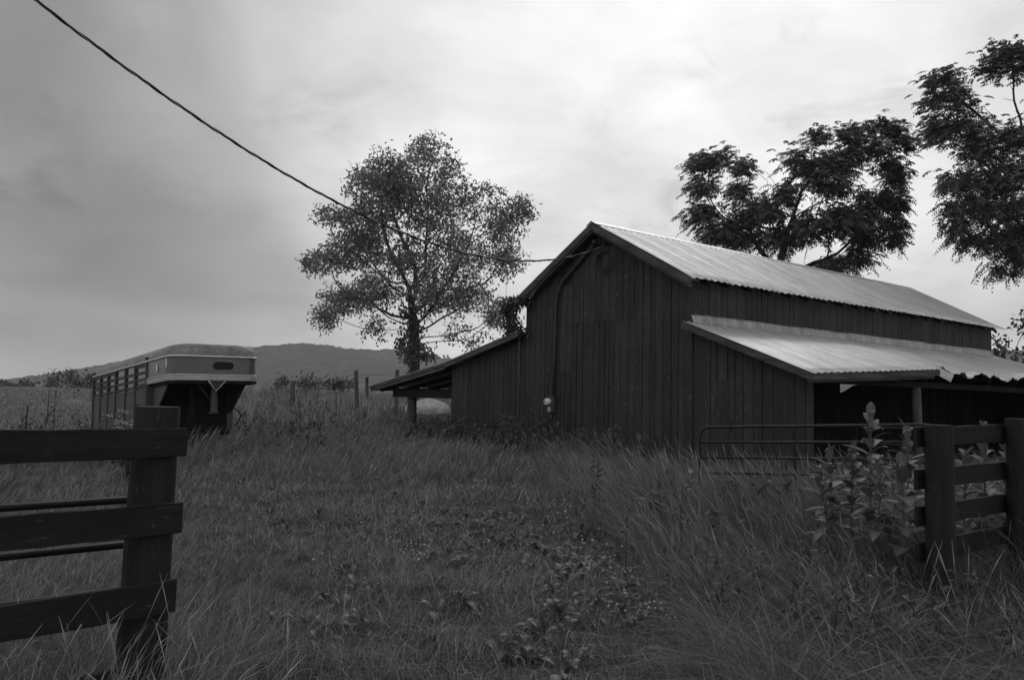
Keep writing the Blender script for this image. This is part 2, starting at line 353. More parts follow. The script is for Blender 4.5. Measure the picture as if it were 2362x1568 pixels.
def build_barn():
    G = lambda u: -.35
    # main gable
    mb = MB(); knot = [(-3.27, -3.18, lambda u: 3.90+(u+3.27)*-.5, lambda u: 4.03+(u+3.27)*-.9)]
    planks(mb, -W2, -W2/2, lambda u: roof_z(u)-.01, G, front, holes=knot); planks(mb, -W2/2, 0, lambda u: roof_z(u)-.01, G, front)
    mb.build('front_wall', M['barn'], barn)
    # lean-to fronts
    mb = MB(); planks(mb, -8.65, -W2-.005, lambda u: left_lean_z(u)-.02, G, front); mb.build('lean_to_wall', M['barn'], barn)
    mb = MB(); planks(mb, .005, LW, lambda u: right_lean_z(u)-.02, G, front); mb.build('lean_to_wall', M['barn'], barn)
    # side of the closed part of the left lean-to
    mb = MB(); planks(mb, .03, 9.0, lambda u: left_lean_z(-8.62)-.05, G, leftside(-8.65)); mb.build('lean_to_wall', M['barn'], barn)
    # side walls and rear
    tri = [(4.30, 5.02, lambda u: 1.94+(u-4.30)*.36, lambda u: 2.20)]
    mb = MB(); planks(mb, .03, BL, lambda u: ZE-.02, lambda u: ZF-.02, rightside, .15, .32); mb.build('side_wall', M['barn'], barn)
    mb = MB(); planks(mb, .03, BL, lambda u: ZF-.025, G, lambda u, v, z: (v-.005, u, z), .15, .32, holes=TRI); mb.build('lower_side_wall', M['barn_shaded'], barn)  # side wall below the lean-to roof, shade painted in as darker wood
    mb = MB(); planks(mb, -.12, LW+.1, lambda u: right_lean_z(u)-.02, G, lambda u, v, z: (u, BL-.03+v, z)); planks(mb, -.12, LW+.1, lambda u: right_lean_z(u)-.02, G, lambda u, v, z: (u, BL-.075+v, z), .3, .5); mb.build('lean_to_wall', M['barn_shaded'], barn)
    mb = MB(); planks(mb, -13.0, -8.7, lambda u: left_lean_z(u)-.02, lambda u: 1.46, lambda u, v, z: (u, 8.8+v, z)); mb.build('lean_to_wall', M['barn_shaded'], barn)  # rear boards added to darken the underside of the open left bay
    mb = MB(); planks(mb, .03, 11.2, lambda u: ZE-.02, G, leftside(-W2)); mb.build('side_wall', M['barn'], barn)
    mb = MB(); planks(mb, -W2, -W2/2, lambda u: roof_z(u)-.02, lambda u: 3.0, lambda u, v, z: (u, BL+v, z)); planks(mb, -W2/2, 0, lambda u: roof_z(u)-.02, G, lambda u, v, z: (u, BL+v, z)); mb.build('rear_wall', M['barn'], barn)
    # corner board
    MB().box(-.10, .032, -.032, -.008, -.3, ZE-.08).build('corner_board', M['barn'], barn)
    # loft doors, proud of the wall
    mb = MB(); planks(mb, -3.52, -1.45, lambda u: min(roof_z(u)-.06, 4.98), lambda u: 3.31, lambda u, v, z: (u, -v-.012, z), t=.012, jit=.002); mb.build('hay_door', M['barn'], barn)
    mb = MB(); planks(mb, -4.44, -3.54, lambda u: 4.23, lambda u: 2.2, lambda u, v, z: (u, -v-.012, z), t=.012, jit=.002); mb.build('loft_hatch', M['barn'], barn)
    mb = MB(); planks(mb, .47, 1.03, lambda u: 1.99, lambda u: .0, lambda u, v, z: (u, -v-.012, z), t=.012, jit=.002)
    d = mb.build('side_door', M['barn'], barn)
    MB().bar((.95, -.045, 1.05), (.95, -.045, 1.22), .03, .03, (0, 1, 0)).build('handle', M['steel_gate'], d)
    # ribbed roof sheets
    def sheet(mb, A, B, b0, b1, nz=10, per=.205, amp=.030, edge=None, sag=0, zoff=None):
        nb = int((b1-b0)/per*8); V = []
        bs = np.linspace(b0, b1, nb+1)
        for j in range(nz+1):
            t = j/nz
            for i, b in enumerate(bs):
                ph = (b/per) % 1.0
                rib = amp*(.5+.5*math.cos((ph-.5)*2*PI))**1.6
                pan = int(b/(per*4)); lift = .006*math.sin(pan*12.9898+3*t) + (.006 if (b/(per*4)) % 1 < .06 else 0)
                a = A[0]+(B[0]-A[0])*t; z = A[1]+(B[1]-A[1])*t
                if zoff: da, dz = zoff(t, b); a += da; z += dz
                z += rib+lift-sag*math.sin(PI*(b-b0)/(b1-b0))
                V.append((a, b, z))
        n = nb+1; F = [(j*n+i, j*n+i+1, (j+1)*n+i+1, (j+1)*n+i) for j in range(nz) for i in range(nb)]
        mb.add(V, F, True)
    sl = (ZR-ZE)/(W2/2)
    mb = MB(); e = .22
    def edge_main(t, b): return ((.02*math.sin(b*4.1)+.012*math.sin(b*11))*(t > .95), 0)
    sheet(mb, (-W2/2, ZR+.10), (e, ZE-sl*e+.10), -.28, BL+.42, zoff=edge_main)
    sheet(mb, (-W2/2, ZR+.10), (-W2-e, ZE-sl*e+.10), -.28, BL+.42)
    o = mb.build('roof', M['roof'], barn)
    s = o.modifiers.new('s', 'SOLIDIFY'); s.thickness = .006; s.offset = -1
    mb = MB()
    for k in range(6):
        y0 = -.30+k*2.48; y1 = y0+2.46
        if k == 5: y1 = BL+.42
        mb.add([(-W2/2-.16, y0, ZR+.055), (-W2/2, y0, ZR+.145+.004*(k % 2)), (-W2/2+.16, y0, ZR+.055), (-W2/2-.16, y1, ZR+.055), (-W2/2, y1, ZR+.140+.004*(k % 2)), (-W2/2+.16, y1, ZR+.055)], [(0, 1, 4, 3), (1, 2, 5, 4)])
    o = mb.build('ridge_cap', M['roof'], barn); s = o.modifiers.new('s', 'SOLIDIFY'); s.thickness = .008
    # rake boards (two layers each side)
    for sg in (1, -1):
        a0 = -W2/2; a1 = .20 if sg > 0 else -W2-.20
        mb = MB(); mb.bar((a0, -.262, ZR+.02), (a1, -.262, roof_z(a1)+.02), .030, .13); mb.bar((a0, -.225, ZR-.045), (a1-.02*sg, -.225, roof_z(a1)-.055), .035, .10)
        mb.bar((a0, -.14, ZR+.055), (a1, -.14, roof_z(a1)+.055), .21, .025)
        mb.build('rake_board', M['barn_trim_x'], barn)
    # main eave rafter tails
    for k in range(20):
        y = .25+k*.72
        MB().bar((-.5, y, roof_z(-.5)+.02), (.17, y, roof_z(.17)+.02), .045, .09).build('rafter_tail', M['barn_dark'], barn)
    # flashing above the right lean-to, wrinkled
    nb = 150; V = []
    for j in range(5):
        for i in range(nb+1):
            b = -.05+(BL+.02)*i/nb; w = (fbm(b*3.1, 7.7+j*.5, 3)-.45)
            d = .02+.09*abs(w)+.03*(fbm(b*7.3, j*.9, 2)-.4)+.014*(1 if (b % 2.4) < .05 else 0)
            z = ZF+.02+.215*j/4+.02*(vnoise(b*1.5, 3)-.5)
            V.append((d+(4-j)*.012, b, z))
    n = nb+1; F = [(j*n+i, j*n+i+1, (j+1)*n+i+1, (j+1)*n+i) for j in range(4) for i in range(nb)]
    o = MB().add(V, F, True).build('flashing', M['flash'], barn); s = o.modifiers.new('s', 'SOLIDIFY'); s.thickness = .004
    # right lean-to roof, its eave lifts to b=4.4 and is torn beyond
    def ze(b): return np.interp(b, [-.3, 1.6, 4.4, 5.6, 7.0, 9, 14.6], [.0, .10, .25, .20, .16, .22, .16])
    def zoff(t, b):
        da = 0; dz = t*float(ze(b))
        if b > 4.4 and t > .55:
            k = (t-.55)/.45; dz += k*k*(.05*math.sin(b*7.3)+.035*math.sin(b*2.9+1)-.02); da += k*.05*math.sin(b*5.1)
        return da, dz
    mb = MB(); sheet(mb, (-.01, ZF+.06), (LW+.16, right_lean_z(LW+.16)+.05), -.27, BL+.3, zoff=zoff, nz=12, amp=.021)
    o = mb.build('lean_to_roof', M['roof'], barn); s = o.modifiers.new('s', 'SOLIDIFY'); s.thickness = .006; s.offset = -1
    # rake trim and fascia of right lean-to
    mb = MB(); mb.bar((-.05, -.245, ZF+.005), (LW+.13, -.245, right_lean_z(LW+.13)-.01), .035, .12); mb.bar((0, -.19, ZF-.05), (LW, -.19, right_lean_z(LW)-.06), .03, .07); mb.build('rake_board', M['barn_trim_x'], barn)
    mb = MB(); p = [(LW+.12, -.25, ZG-.055), (LW+.12, 1.6, ZG+.035), (LW+.14, 4.35, ZG+.18)]
    for q0, q1 in zip(p[:-1], p[1:]): mb.bar(q0, q1, .035, .13)
    mb.bar((LW+.09, -.25, ZG-.13), (LW+.10, 4.2, ZG+.08), .03, .06)
    mb.build('fascia', M['barn_trim'], barn)
    MB().bar((LW+.13, 4.36, ZG+.20), (LW+.27, 4.62, ZG+.06), .02, .16).build('loose_trim', M['roof'], barn)
    for k in range(19):
        y = .3+k*.74
        if y > 1.0:
            MB().bar((.03, y, ZF-.04), (LW+.08, y, right_lean_z(LW+.08)-.05+float(ze(y))*.9), .045, .12).build('rafter', M['barn_dark'], barn)
    MB().box(LW-.22, LW-.06, .02, BL-.1, ZG-.14, ZG-.02).build('beam', M['barn_dark'], barn)
    for y in (3.95, 10.6, 13.6):
        MB().tube([(LW-.14, y, -.3), (LW-.13, y+.02, 1.0), (LW-.14, y, ZG-.14)], [.10, .095, .09], 12).build('support_post', M['pale_post'] if y < 5 else M['post_wood'], barn)
    # left lean-to roof: runs past the closed part to a low open edge
    AT = -13.15; LB = 9.0
    mb = MB(); sheet(mb, (-W2-.01, left_lean_z(-W2)+.10), (-8.65, left_lean_z(-8.65)+.10), -.27, LB, 6); sheet(mb, (-8.65, left_lean_z(-8.65)+.10), (AT-.05, left_lean_z(AT-.05)+.10), -.27, LB, 6)
    o = mb.build('lean_to_roof', M['roof'], barn); s = o.modifiers.new('s', 'SOLIDIFY'); s.thickness = .006; s.offset = -1
    mb = MB()
    mb.bar((-W2-.02, -.25, left_lean_z(-W2)+.03), (-8.65, -.25, left_lean_z(-8.65)+.03), .035, .14)
    mb.bar((-8.55, -.25, left_lean_z(-8.55)+.055), (AT, -.25, left_lean_z(AT)+.055), .030, .075); mb.bar((-8.70, -.225, left_lean_z(-8.70)-.03), (AT+.04, -.225, left_lean_z(AT)-.03), .035, .08)
    mb.build('rake_board', M['barn_trim_x'], barn)
    mb = MB(); mb.box(AT, AT+.04, -.2, LB, left_lean_z(AT)-.03, left_lean_z(AT)+.08); mb.build('fascia', M['barn_trim'], barn)
    for k in range(11):
        y = .15+k*.85
        MB().bar((-8.7, y, left_lean_z(-8.7)+.0), (AT+.05, y, left_lean_z(AT)+.0), .05, .13).build('rafter', M['barn_dark'], barn)
    MB().box(-12.25, -8.69, .10, .24, 1.50, 1.74).build('beam', M['barn_dark'], barn)
    MB().box(-12.25, -12.11, .26, LB-.1, 1.62, 1.78).build('beam', M['barn_dark'], barn)
    for (a, y) in ((-11.35, .30), (-12.18, 4.4), (-12.18, 8.6)):
        MB().tube([(a, y, -.2), (a+.01, y, .8), (a, y, 1.66)], [.16, .15, .14], 12).build('support_post', M['post_wood'], barn)
    # boarded back behind the lean-to so its inside stays dark
    mb = MB(); planks(mb, -8.6, -W2, lambda u: left_lean_z(u)-.05, lambda u: -.3, lambda u, v, z: (u, LB+v-.1, z)); mb.build('lean_to_wall', M['barn'], barn)
def _side_hole():
    # the gap in the long wall, found on plane a = 0 of the barn
    out = []
    gx3 = np.array([GX[0], GX[1], 0]); dp3 = np.array([DP[0], DP[1], 0]); O3 = np.array([BO[0], BO[1], 0]); C3 = np.array([0, 0, EYE])
    for q in ((1943, 887), (1971, 888), (1944, 906)):
        d = ray(*q); t = ((O3-C3)@gx3)/(d@gx3); P = C3+t*d; out.append(((P-O3)@dp3, P[2]))
    return out
_h = _side_hole()
print('HOLE', _h)
TRI = [(_h[0][0], _h[1][0], lambda u: _h[2][1]+(u-_h[0][0])/(_h[1][0]-_h[0][0])*(_h[1][1]-_h[2][1]), lambda u: _h[1][1]+.01)]
build_barn()
def barn_w(a, b, z):
    p = BO+GX*a+DP*b; return (float(p[0]), float(p[1]), z)

# electric meter and its conduit on the gable
mt = empty('electric_meter', barn_w(-4.16, -.03, 1.43), -TH, 'round glass electric meter with tall bent conduit on the barn gable', 'electric meter')
MB().box(-.10, .13, -.10, -.005, -.20, .20).build('meter_box', M['conduit'], mt, .01)
MB().tube([(-.03, -.10, .06), (-.03, -.15, .06), (-.03, -.20, .06), (-.03, -.23, .06)], [.085, .085, .08, .055], 20).build('glass_dome', M['meter'], mt)
MB().box(-.06, .0, -.236, -.231, .045, .075).build('dial', M['black'], mt)
MB().box(-.075, .035, -.118, -.101, -.17, -.06).build('cover_plate', M['tr_band'], mt, .004)
MB().tube([(-.02, -.08, -.20), (-.02, -.08, -.32), (-.02, -.07, -1.5)], .035, 10).build('lower_pipe', M['conduit'], mt)
MB().tube([(.06, -.045, .2), (.07, -.045, 1.3), (.09, -.045, 2.4), (.16, -.045, 2.66), (.30, -.045, 2.90), (.9, -.045, 3.32), (1.38, -.045, 3.64), (1.43, -.06, 3.66)], .042, 10).build('conduit', M['conduit'], mt)
MB().tube([(1.43, -.05, 3.62), (1.45, -.10, 3.70), (1.47, -.15, 3.64)], [.05, .065, .05], 10).build('weather_head', M['conduit'], mt)
# coil of spare cable by the gable peak
mb = MB()
for k in range(4):
    c = (-2.30+.03*k-.2, -.05-.018*k, 4.70-.02*k); R0 = .17+.02*k
    mb.tube([(c[0]+R0*math.cos(t)*1.2, c[1]+.01*math.sin(3*t+k), c[2]+R0*1.1*math.sin(t)) for t in np.linspace(.9+k*.2, 2*PI+.6-k*.15, 26)], .011, 6)
coil = mb.build('cable_coil', M['cable'], None); coil.location = barn_w(0, 0, 0); coil.rotation_euler = (0, 0, -TH)
tag(coil, 'coil of dark cable hanging on the gable near the barn peak', 'cable')
# service line: twisted pair in one vertical plane
def service_line():
    P0 = at(80, 0, 8.0); P1 = np.array(barn_w(-2.38, -.06, 5.04))
    d = P1-P0; d[2] = 0; L = np.linalg.norm(d); d /= L; nrm = np.array([-d[1], d[0], 0])
    S, Z = [], []
    for q in ((80, 0), (160, 55), (300, 165), (440, 270), (560, 345), (680, 410), (850, 500), (980, 555), (1100, 590), (1180, 602), (1240, 603), (1310, 593)):
        r_ = ray(*q); C3 = np.array([0, 0, EYE]); t = ((P0-C3)@nrm)/(r_@nrm); P = C3+t*r_; S.append((P-P0)@d); Z.append(P[2])
    S.append(L); Z.append(P1[2])
    cf = np.polyfit(S, Z, 3); print('LINE', cf, list(zip(np.round(S, 2), np.round(Z, 2), np.round(np.polyval(cf, S), 2))))
    ss = np.linspace(-4.5, L, 700); zz = np.polyval(cf, ss); zz += sst(L-.4, L, ss)*(P1[2]-np.polyval(cf, L))
    base = P0[None]*0+np.stack([P0[0]+d[0]*ss, P0[1]+d[1]*ss, zz], 1)
    tw = ss*2*PI/.55; off = .010
    root = empty('power_line', P1, 0, 'dark twisted overhead power line running down to the barn gable', 'power line')
    for nm, ph, r_, mt_ in (('insulated_wire', 0, .011, 'cable'), ('insulated_wire', 2.1, .011, 'cable'), ('bare_wire', 4.2, .006, 'wire_bare')):
        pts = base+np.stack([nrm[0]*np.cos(tw+ph)*off, nrm[1]*np.cos(tw+ph)*off, np.sin(tw+ph)*off], 1)-P1
        MB().tube([tuple(p) for p in pts], r_, 6).build(nm, M[mt_], root)
    MB().tube([(0, 0, 0), (.03, .05, .01), (.06, .11, .0)], .02, 8).build('anchor', M['steel_gate'], root)
service_line()

# ------------------------------------------------------------------ leaf builders
def rand_unit(n):
    v = rng.normal(size=(n, 3)); return v/np.linalg.norm(v, axis=1, keepdims=True)
def leaves(P, D, Nn, ln, wd, tint, fold=.25):
    """pointed leaves: base P, direction D, normal Nn, length, width -> verts, faces(quads), tint"""
    n = len(P); S = np.cross(D, Nn); S /= np.linalg.norm(S, axis=1, keepdims=True)+1e-9; U = np.cross(S, D)
    ln = ln[:, None]; wd = wd[:, None]
    b = P; mid = P+D*ln*.45-U*wd*fold*.0; tip = P+D*ln-U*ln*.12
    l = P+D*ln*.42+S*wd*.5+U*wd*fold; r = P+D*ln*.42-S*wd*.5+U*wd*fold; l2 = P+D*ln*.75+S*wd*.30+U*wd*fold*.4-U*ln*.04; r2 = P+D*ln*.75-S*wd*.30+U*wd*fold*.4-U*ln*.04
    V = np.stack([b, l, l2, tip, r2, r, mid], 1).reshape(-1, 3)
    k = np.arange(n)[:, None]*7
    F = np.concatenate([k+np.array([[0, 6, 2, 1]]), k+np.array([[6, 3, 3, 2]])*1], 0) if False else np.concatenate([k+np.array([[0, 6, 1]]), k+np.array([[1, 6, 2]]), k+np.array([[2, 6, 3]]), k+np.array([[0, 5, 6]]), k+np.array([[5, 4, 6]]), k+np.array([[4, 3, 6]])], 0)
    return V, F, np.repeat(tint, 7)
def diamonds(P, D, Nn, ln, wd, tint):
    n = len(P); S = np.cross(D, Nn); S /= np.linalg.norm(S, axis=1, keepdims=True)+1e-9; U = np.cross(S, D); ln = ln[:, None]; wd = wd[:, None]
    V = np.stack([P, P+D*ln*.4+S*wd*.5, P+D*ln-U*ln*.1, P+D*ln*.4-S*wd*.5], 1).reshape(-1, 3); k = np.arange(n)[:, None]*4
    return V, k+np.array([[0, 3, 2, 1]]), np.repeat(tint, 4)
def grow(attr, start, step, kill, iters=90, infl=3.0):
    nodes = [np.array(p, float) for p in start]; par = [-1]+list(range(len(start)-1))
    A = attr.copy(); best = np.full(len(A), 1e9); bi = np.zeros(len(A), int)
    new = list(range(len(nodes)))
    for it in range(iters):
        for i in new:
            d = np.linalg.norm(A-nodes[i], axis=1); mk = d < best; best[mk] = d[mk]; bi[mk] = i
        keep = best > kill
        A = A[keep]; best = best[keep]; bi = bi[keep]
        if not len(A): break
        new = []
        ok = best < (infl if it > 3 else 1e9)
        if not ok.any(): ok = best <= best.min()+.3
        for i in np.unique(bi[ok]):
            s = A[(bi == i) & ok]-nodes[i]; s /= np.linalg.norm(s, axis=1, keepdims=True); v = s.mean(0)
            p = nodes[par[i]] if par[i] >= 0 else nodes[i]-np.array([0, 0, 1.]); pv = nodes[i]-p; pv /= np.linalg.norm(pv)+1e-9
            v = v/(np.linalg.norm(v)+1e-9)+.35*pv+rng.normal(size=3)*.10; v /= np.linalg.norm(v)
            q = nodes[i]+v*step
            nodes.append(q); par.append(int(i)); new.append(len(nodes)-1)
    return np.array(nodes), np.array(par)
def limb_mesh(nodes, par, rmin, rtrunk, expo=2.3, flare=None):
    expo = 1.75; n = len(nodes); acc = np.zeros(n); kids = np.zeros(n, int)
    for i in range(n-1, 0, -1):
        if acc[i] == 0: acc[i] = 1
        acc[par[i]] += acc[i]
    r = rmin*np.power(np.maximum(acc, 1), 1/expo); r = r*1.0; sc = rtrunk/r[0]; r = rmin+(r-rmin)*(rtrunk-rmin)/(r[0]-rmin+1e-9)
    k = 7; c = np.arange(1, n); p = par[c]; d = nodes[c]-nodes[p]; L = np.linalg.norm(d, axis=1, keepdims=True); d = d/np.maximum(L, 1e-6)
    a = np.where(np.abs(d[:, 2:3]) < .9, np.array([[0, 0, 1.]]), np.array([[1., 0, 0]])); u = np.cross(d, a); u /= np.linalg.norm(u, axis=1, keepdims=True); w = np.cross(d, u)
    an = np.arange(k)*2*PI/k; ring = u[:, None]*np.cos(an)[None, :, None]+w[:, None]*np.sin(an)[None, :, None]
    rp = np.minimum(r[p], r[c]*1.35)
    V0 = nodes[p][:, None]+ring*rp[:, None, None]; V1 = (nodes[c]+d*L*.06)[:, None]+ring*r[c][:, None, None]
    V = np.concatenate([V0, V1], 1).reshape(-1, 3); b = (np.arange(n-1)*2*k)[:, None, None]; j = np.arange(k)
    F = (b+np.stack([j, (j+1) % k, (j+1) % k+k, j+k], -1)[None]).reshape(-1, 4)
    return V, F, r
def blob_points(blobs, Y, dens, depthf=.9, carve=.42, fr=1.0):
    """attractors in clumps given as screen ellipses at depth Y; clumps are spread in depth over a round crown"""
    out = []; c0 = np.array([np.mean([b[0] for b in blobs]), np.mean([b[1] for b in blobs])]); Rm = max(np.hypot(b[0]-c0[0], b[1]-c0[1]) for b in blobs)+30
    for bi_, b in enumerate(blobs):
        cx, cy, rx, ry = b[:4]; sc = Y/FPX; rz = .5*(rx+ry)*sc; room = math.sqrt(max(0, 1-(np.hypot(cx-c0[0], cy-c0[1])/Rm)**2))*Rm*sc*depthf
        reps = 1 if room < rz*1.2 else (2 if room < rz*2.6 else 3)
        for k in range(reps):
            off = (0 if reps == 1 else (k/(reps-1)*2-1)*room*.75)+rng.normal()*rz*.25
            C = at(cx+rng.normal()*rx*.12, cy+rng.normal()*ry*.12, Y+off)
            n = int(dens*(rx*sc)*(ry*sc)*rz)+6
            p = rand_unit(n)*np.power(rng.random((n, 1)), 1/2.2)
            p = p*np.array([[rx*sc, rz, ry*sc]])
            out.append(C+p)
    P = np.concatenate(out); 
    h = vnoise(P[:, 0]*fr*1.3+P[:, 1]*.7, P[:, 2]*fr*1.5+P[:, 1]*.9)
    P = P[h > carve*.75]
    cnt = np.array([(np.abs(P-p).max(1) < .75).sum() for p in P]); return P[cnt >= 7] if Y > 26 and Y < 40 else P
def z3(L, ox, oy, s): return [((ox+a/s)/1.0588, (oy+b/s)/1.0588, c/s/1.0588, d/s/1.0588) for a, b, c, d in L]

# ------------------------------------------------------------------ trees
def tree_mid():
    Y = 33.0
    bl = [(915, 385, 70, 55), (985, 345, 45, 35), (1015, 400, 60, 55), (850, 430, 50, 50), (880, 500, 90, 60), (990, 490, 90, 75), (1085, 470, 65, 55), (1160, 510, 55, 65), (770, 492, 45, 25), (825, 570, 75, 45), (755, 600, 55, 30), (925, 600, 90, 60), (1050, 590, 80, 65), (1165, 600, 50, 40), (800, 690, 70, 35), (870, 670, 60, 45), (755, 735, 35, 28), (862, 760, 24, 40), (1000, 690, 65, 50), (1085, 690, 70, 50), (1150, 720, 45, 40), (1070, 765, 55, 30), (1200, 480, 25, 35), (910, 440, 60, 40), (715, 605, 18, 14)]
    P = blob_points(bl, Y, 44, .62, .46, .9)
    base = at(957, 852, Y); base[2] = float(ground_z(base[0], base[1]))-.1
    f1 = at(957, 800, Y); f2 = at(952, 735, Y)
    st = [base+(f1-base)*t for t in np.linspace(0, 1, 6)]+[f1+(f2-f1)*t for t in np.linspace(.25, 1, 4)]
    nodes, par = grow(P, st, .32, .45, 70)
    root = empty('broadleaf_tree', tuple(base), 0, 'round leafy tree with ivy clad trunk behind the low left lean-to of the barn', 'tree')
    V, F, r = limb_mesh(nodes, par, .007, .22); np_mesh('trunk', V-base, F, M['bark'], root, smooth=True)
    n = len(P)*14; C = np.repeat(P, 14, 0)+rand_unit(n)*np.power(rng.random((n, 1)), .5)*.40*np.array([[1, 1, .8]])
    D = rand_unit(n)+np.array([[0, 0, -.35]]); D /= np.linalg.norm(D, axis=1, keepdims=True); Nn = rand_unit(n)*.8+np.array([[0, 0, 1.]])
    ti = np.repeat(rng.uniform(.75, 1.25, len(P)), 14)*rng.uniform(.7, 1.35, n)
    V, F, t = leaves(C, D, Nn, rng.uniform(.11, .20, n), rng.uniform(.06, .105, n), ti); print('mid leaves', n)
    np_mesh('crown', V-base, F, M['leaf_maple'], root, t)
    # ivy round the trunk
    C = []; 
    for (a, b, rx, ry, k) in ((950, 800, 26, 22, 260), (925, 790, 16, 22, 110), (955, 760, 22, 26, 220), (980, 818, 26, 12, 150), (945, 830, 14, 14, 70), (940, 720, 24, 26, 160)):
        c = at(a, b, Y-.2); q = rng.normal(size=(k, 3))*.6; C.append(c+q*np.array([[rx*Y/FPX, .35, ry*Y/FPX]]))
    C = np.concatenate(C); n = len(C); D = rand_unit(n)*.6+np.array([[0, 0, -.9]]); D /= np.linalg.norm(D, axis=1, keepdims=True)
    V, F, t = leaves(C, D, rand_unit(n)*.8+np.array([[0, -.8, .4]]), rng.uniform(.12, .2, n), rng.uniform(.07, .11, n), rng.uniform(.5, .9, n)); np_mesh('ivy', V-base, F, M['leaf_maple'], root, t)
tree_mid()
def compound(P, out_dir, length, npair, tintv, lw=(.085, .032)):
    """pinnate leaves: arching rachis with pairs of hanging leaflets"""
    n = len(P); D = out_dir; side = np.cross(D, np.array([[0, 0, 1.]])); side /= np.linalg.norm(side, axis=1, keepdims=True)+1e-6
    VV, DD, NN, LL, TT = [], [], [], [], []
    for k in range(npair):
        t = (k+1)/npair; pos = P+D*(length[:, None]*t)+np.array([[0, 0, -1.]])*(length[:, None]*.55*t*t)
        tang = D+np.array([[0, 0, -1.]])*1.1*t; tang /= np.linalg.norm(tang, axis=1, keepdims=True)
        for s in (1, -1):
            d = side*s*.9+tang*.45+np.array([[0, 0, -.45]])+rng.normal(size=(n, 3))*.12; d /= np.linalg.norm(d, axis=1, keepdims=True)
            VV.append(pos); DD.append(d); NN.append(np.cross(side*s, tang)*s+rng.normal(size=(n, 3))*.2+np.array([[0, 0, .7]])); LL.append(np.full(n, lw[0])*(1-.35*abs(t-.5))*rng.uniform(.8, 1.2, n)); TT.append(tintv*rng.uniform(.85, 1.15, n))
    P2 = np.concatenate(VV); D2 = np.concatenate(DD); N2 = np.concatenate(NN); l2 = np.concatenate(LL); t2 = np.concatenate(TT)
    return diamonds(P2, D2, N2, l2, l2*(lw[1]/lw[0]), t2)
def locust(name, blobs, Y, starts, base, dens, label, rtr=.2, bare=None, per=3, fr=1.0, carve=.26, lw=(.11, .042), leng=(.28, .5)):
    P = blob_points(blobs, Y, dens, .7, carve, fr)
    nodes, par = grow(P if bare is None else np.concatenate([P, bare]), starts, .34, .5, 70)
    root = empty(name, tuple(base), 0, label, 'tree')
    V, F, r = limb_mesh(nodes, par, .008, rtr); np_mesh('trunk', V-base, F, M['bark'], root, smooth=True)
    n = len(P)*per; cen = P.mean(0); C = np.repeat(P, per, 0)+rng.normal(size=(n, 3))*.16
    o = rand_unit(n)*np.array([[1, 1, .45]])+.35*(C-cen)/3+np.array([[0, 0, .35]]); o /= np.linalg.norm(o, axis=1, keepdims=True)
    ti = np.repeat(rng.uniform(.75, 1.25, len(P)), per)*rng.uniform(.8, 1.25, n)
    V, F, t = compound(C, o, rng.uniform(leng[0], leng[1], n), 7, ti, lw); print(name, len(P), 'leaflets', len(F)); np_mesh('crown', V-base, F, M['leaf_locust'], root, t)
    return root
def tree_right():
    Y = 34.0
    bl = z3([(270, 780, 130, 60), (165, 790, 60, 45), (200, 920, 110, 50), (185, 1080, 110, 70), (330, 1160, 110, 70), (440, 810, 45, 45), (420, 960, 80, 60), (590, 1060, 110, 90), (780, 790, 120, 80), (880, 630, 60, 40), (1080, 620, 90, 45), (1230, 570, 110, 45), (1340, 590, 60, 28), (1390, 655, 55, 38), (1150, 700, 150, 60), (1300, 800, 110, 40), (1330, 880, 40, 30), (940, 900, 150, 90), (1200, 1000, 150, 60), (1330, 1020, 50, 40), (1320, 1130, 80, 50), (1010, 1110, 140, 90), (800, 1180, 110, 100), (1160, 1230, 80, 60), (1310, 1230, 40, 40), (1090, 1330, 80, 45), (930, 1390, 110, 40), (250, 1210, 80, 40), (700, 960, 80, 60), (480, 1090, 80, 90), (400, 1230, 80, 50), (640, 1230, 110, 70), (1000, 780, 110, 80), (1120, 1130, 110, 70)], 1640, 80, 2.45)
    base = at(1790, 850, Y); base[2] = float(ground_z(base[0], base[1]))-.2
    f = at(1790, 640, Y); st = [base+(f-base)*t for t in np.linspace(0, 1, 12)]
    bare = np.concatenate([at(a, b, Y)+rng.normal(size=(4, 3))*.25 for a, b in ((1745, 400), (1760, 430), (1770, 395), (1795, 420), (1750, 455), (1985, 620), (2000, 600), (1960, 640))])
    locust('locust_tree', bl, Y, st, base, 34, 'dark spreading tree with feathery leaves rising behind the barn roof ridge', .24, bare, 5, .9, .22, (.185, .066), (.34, .62))
tree_right()
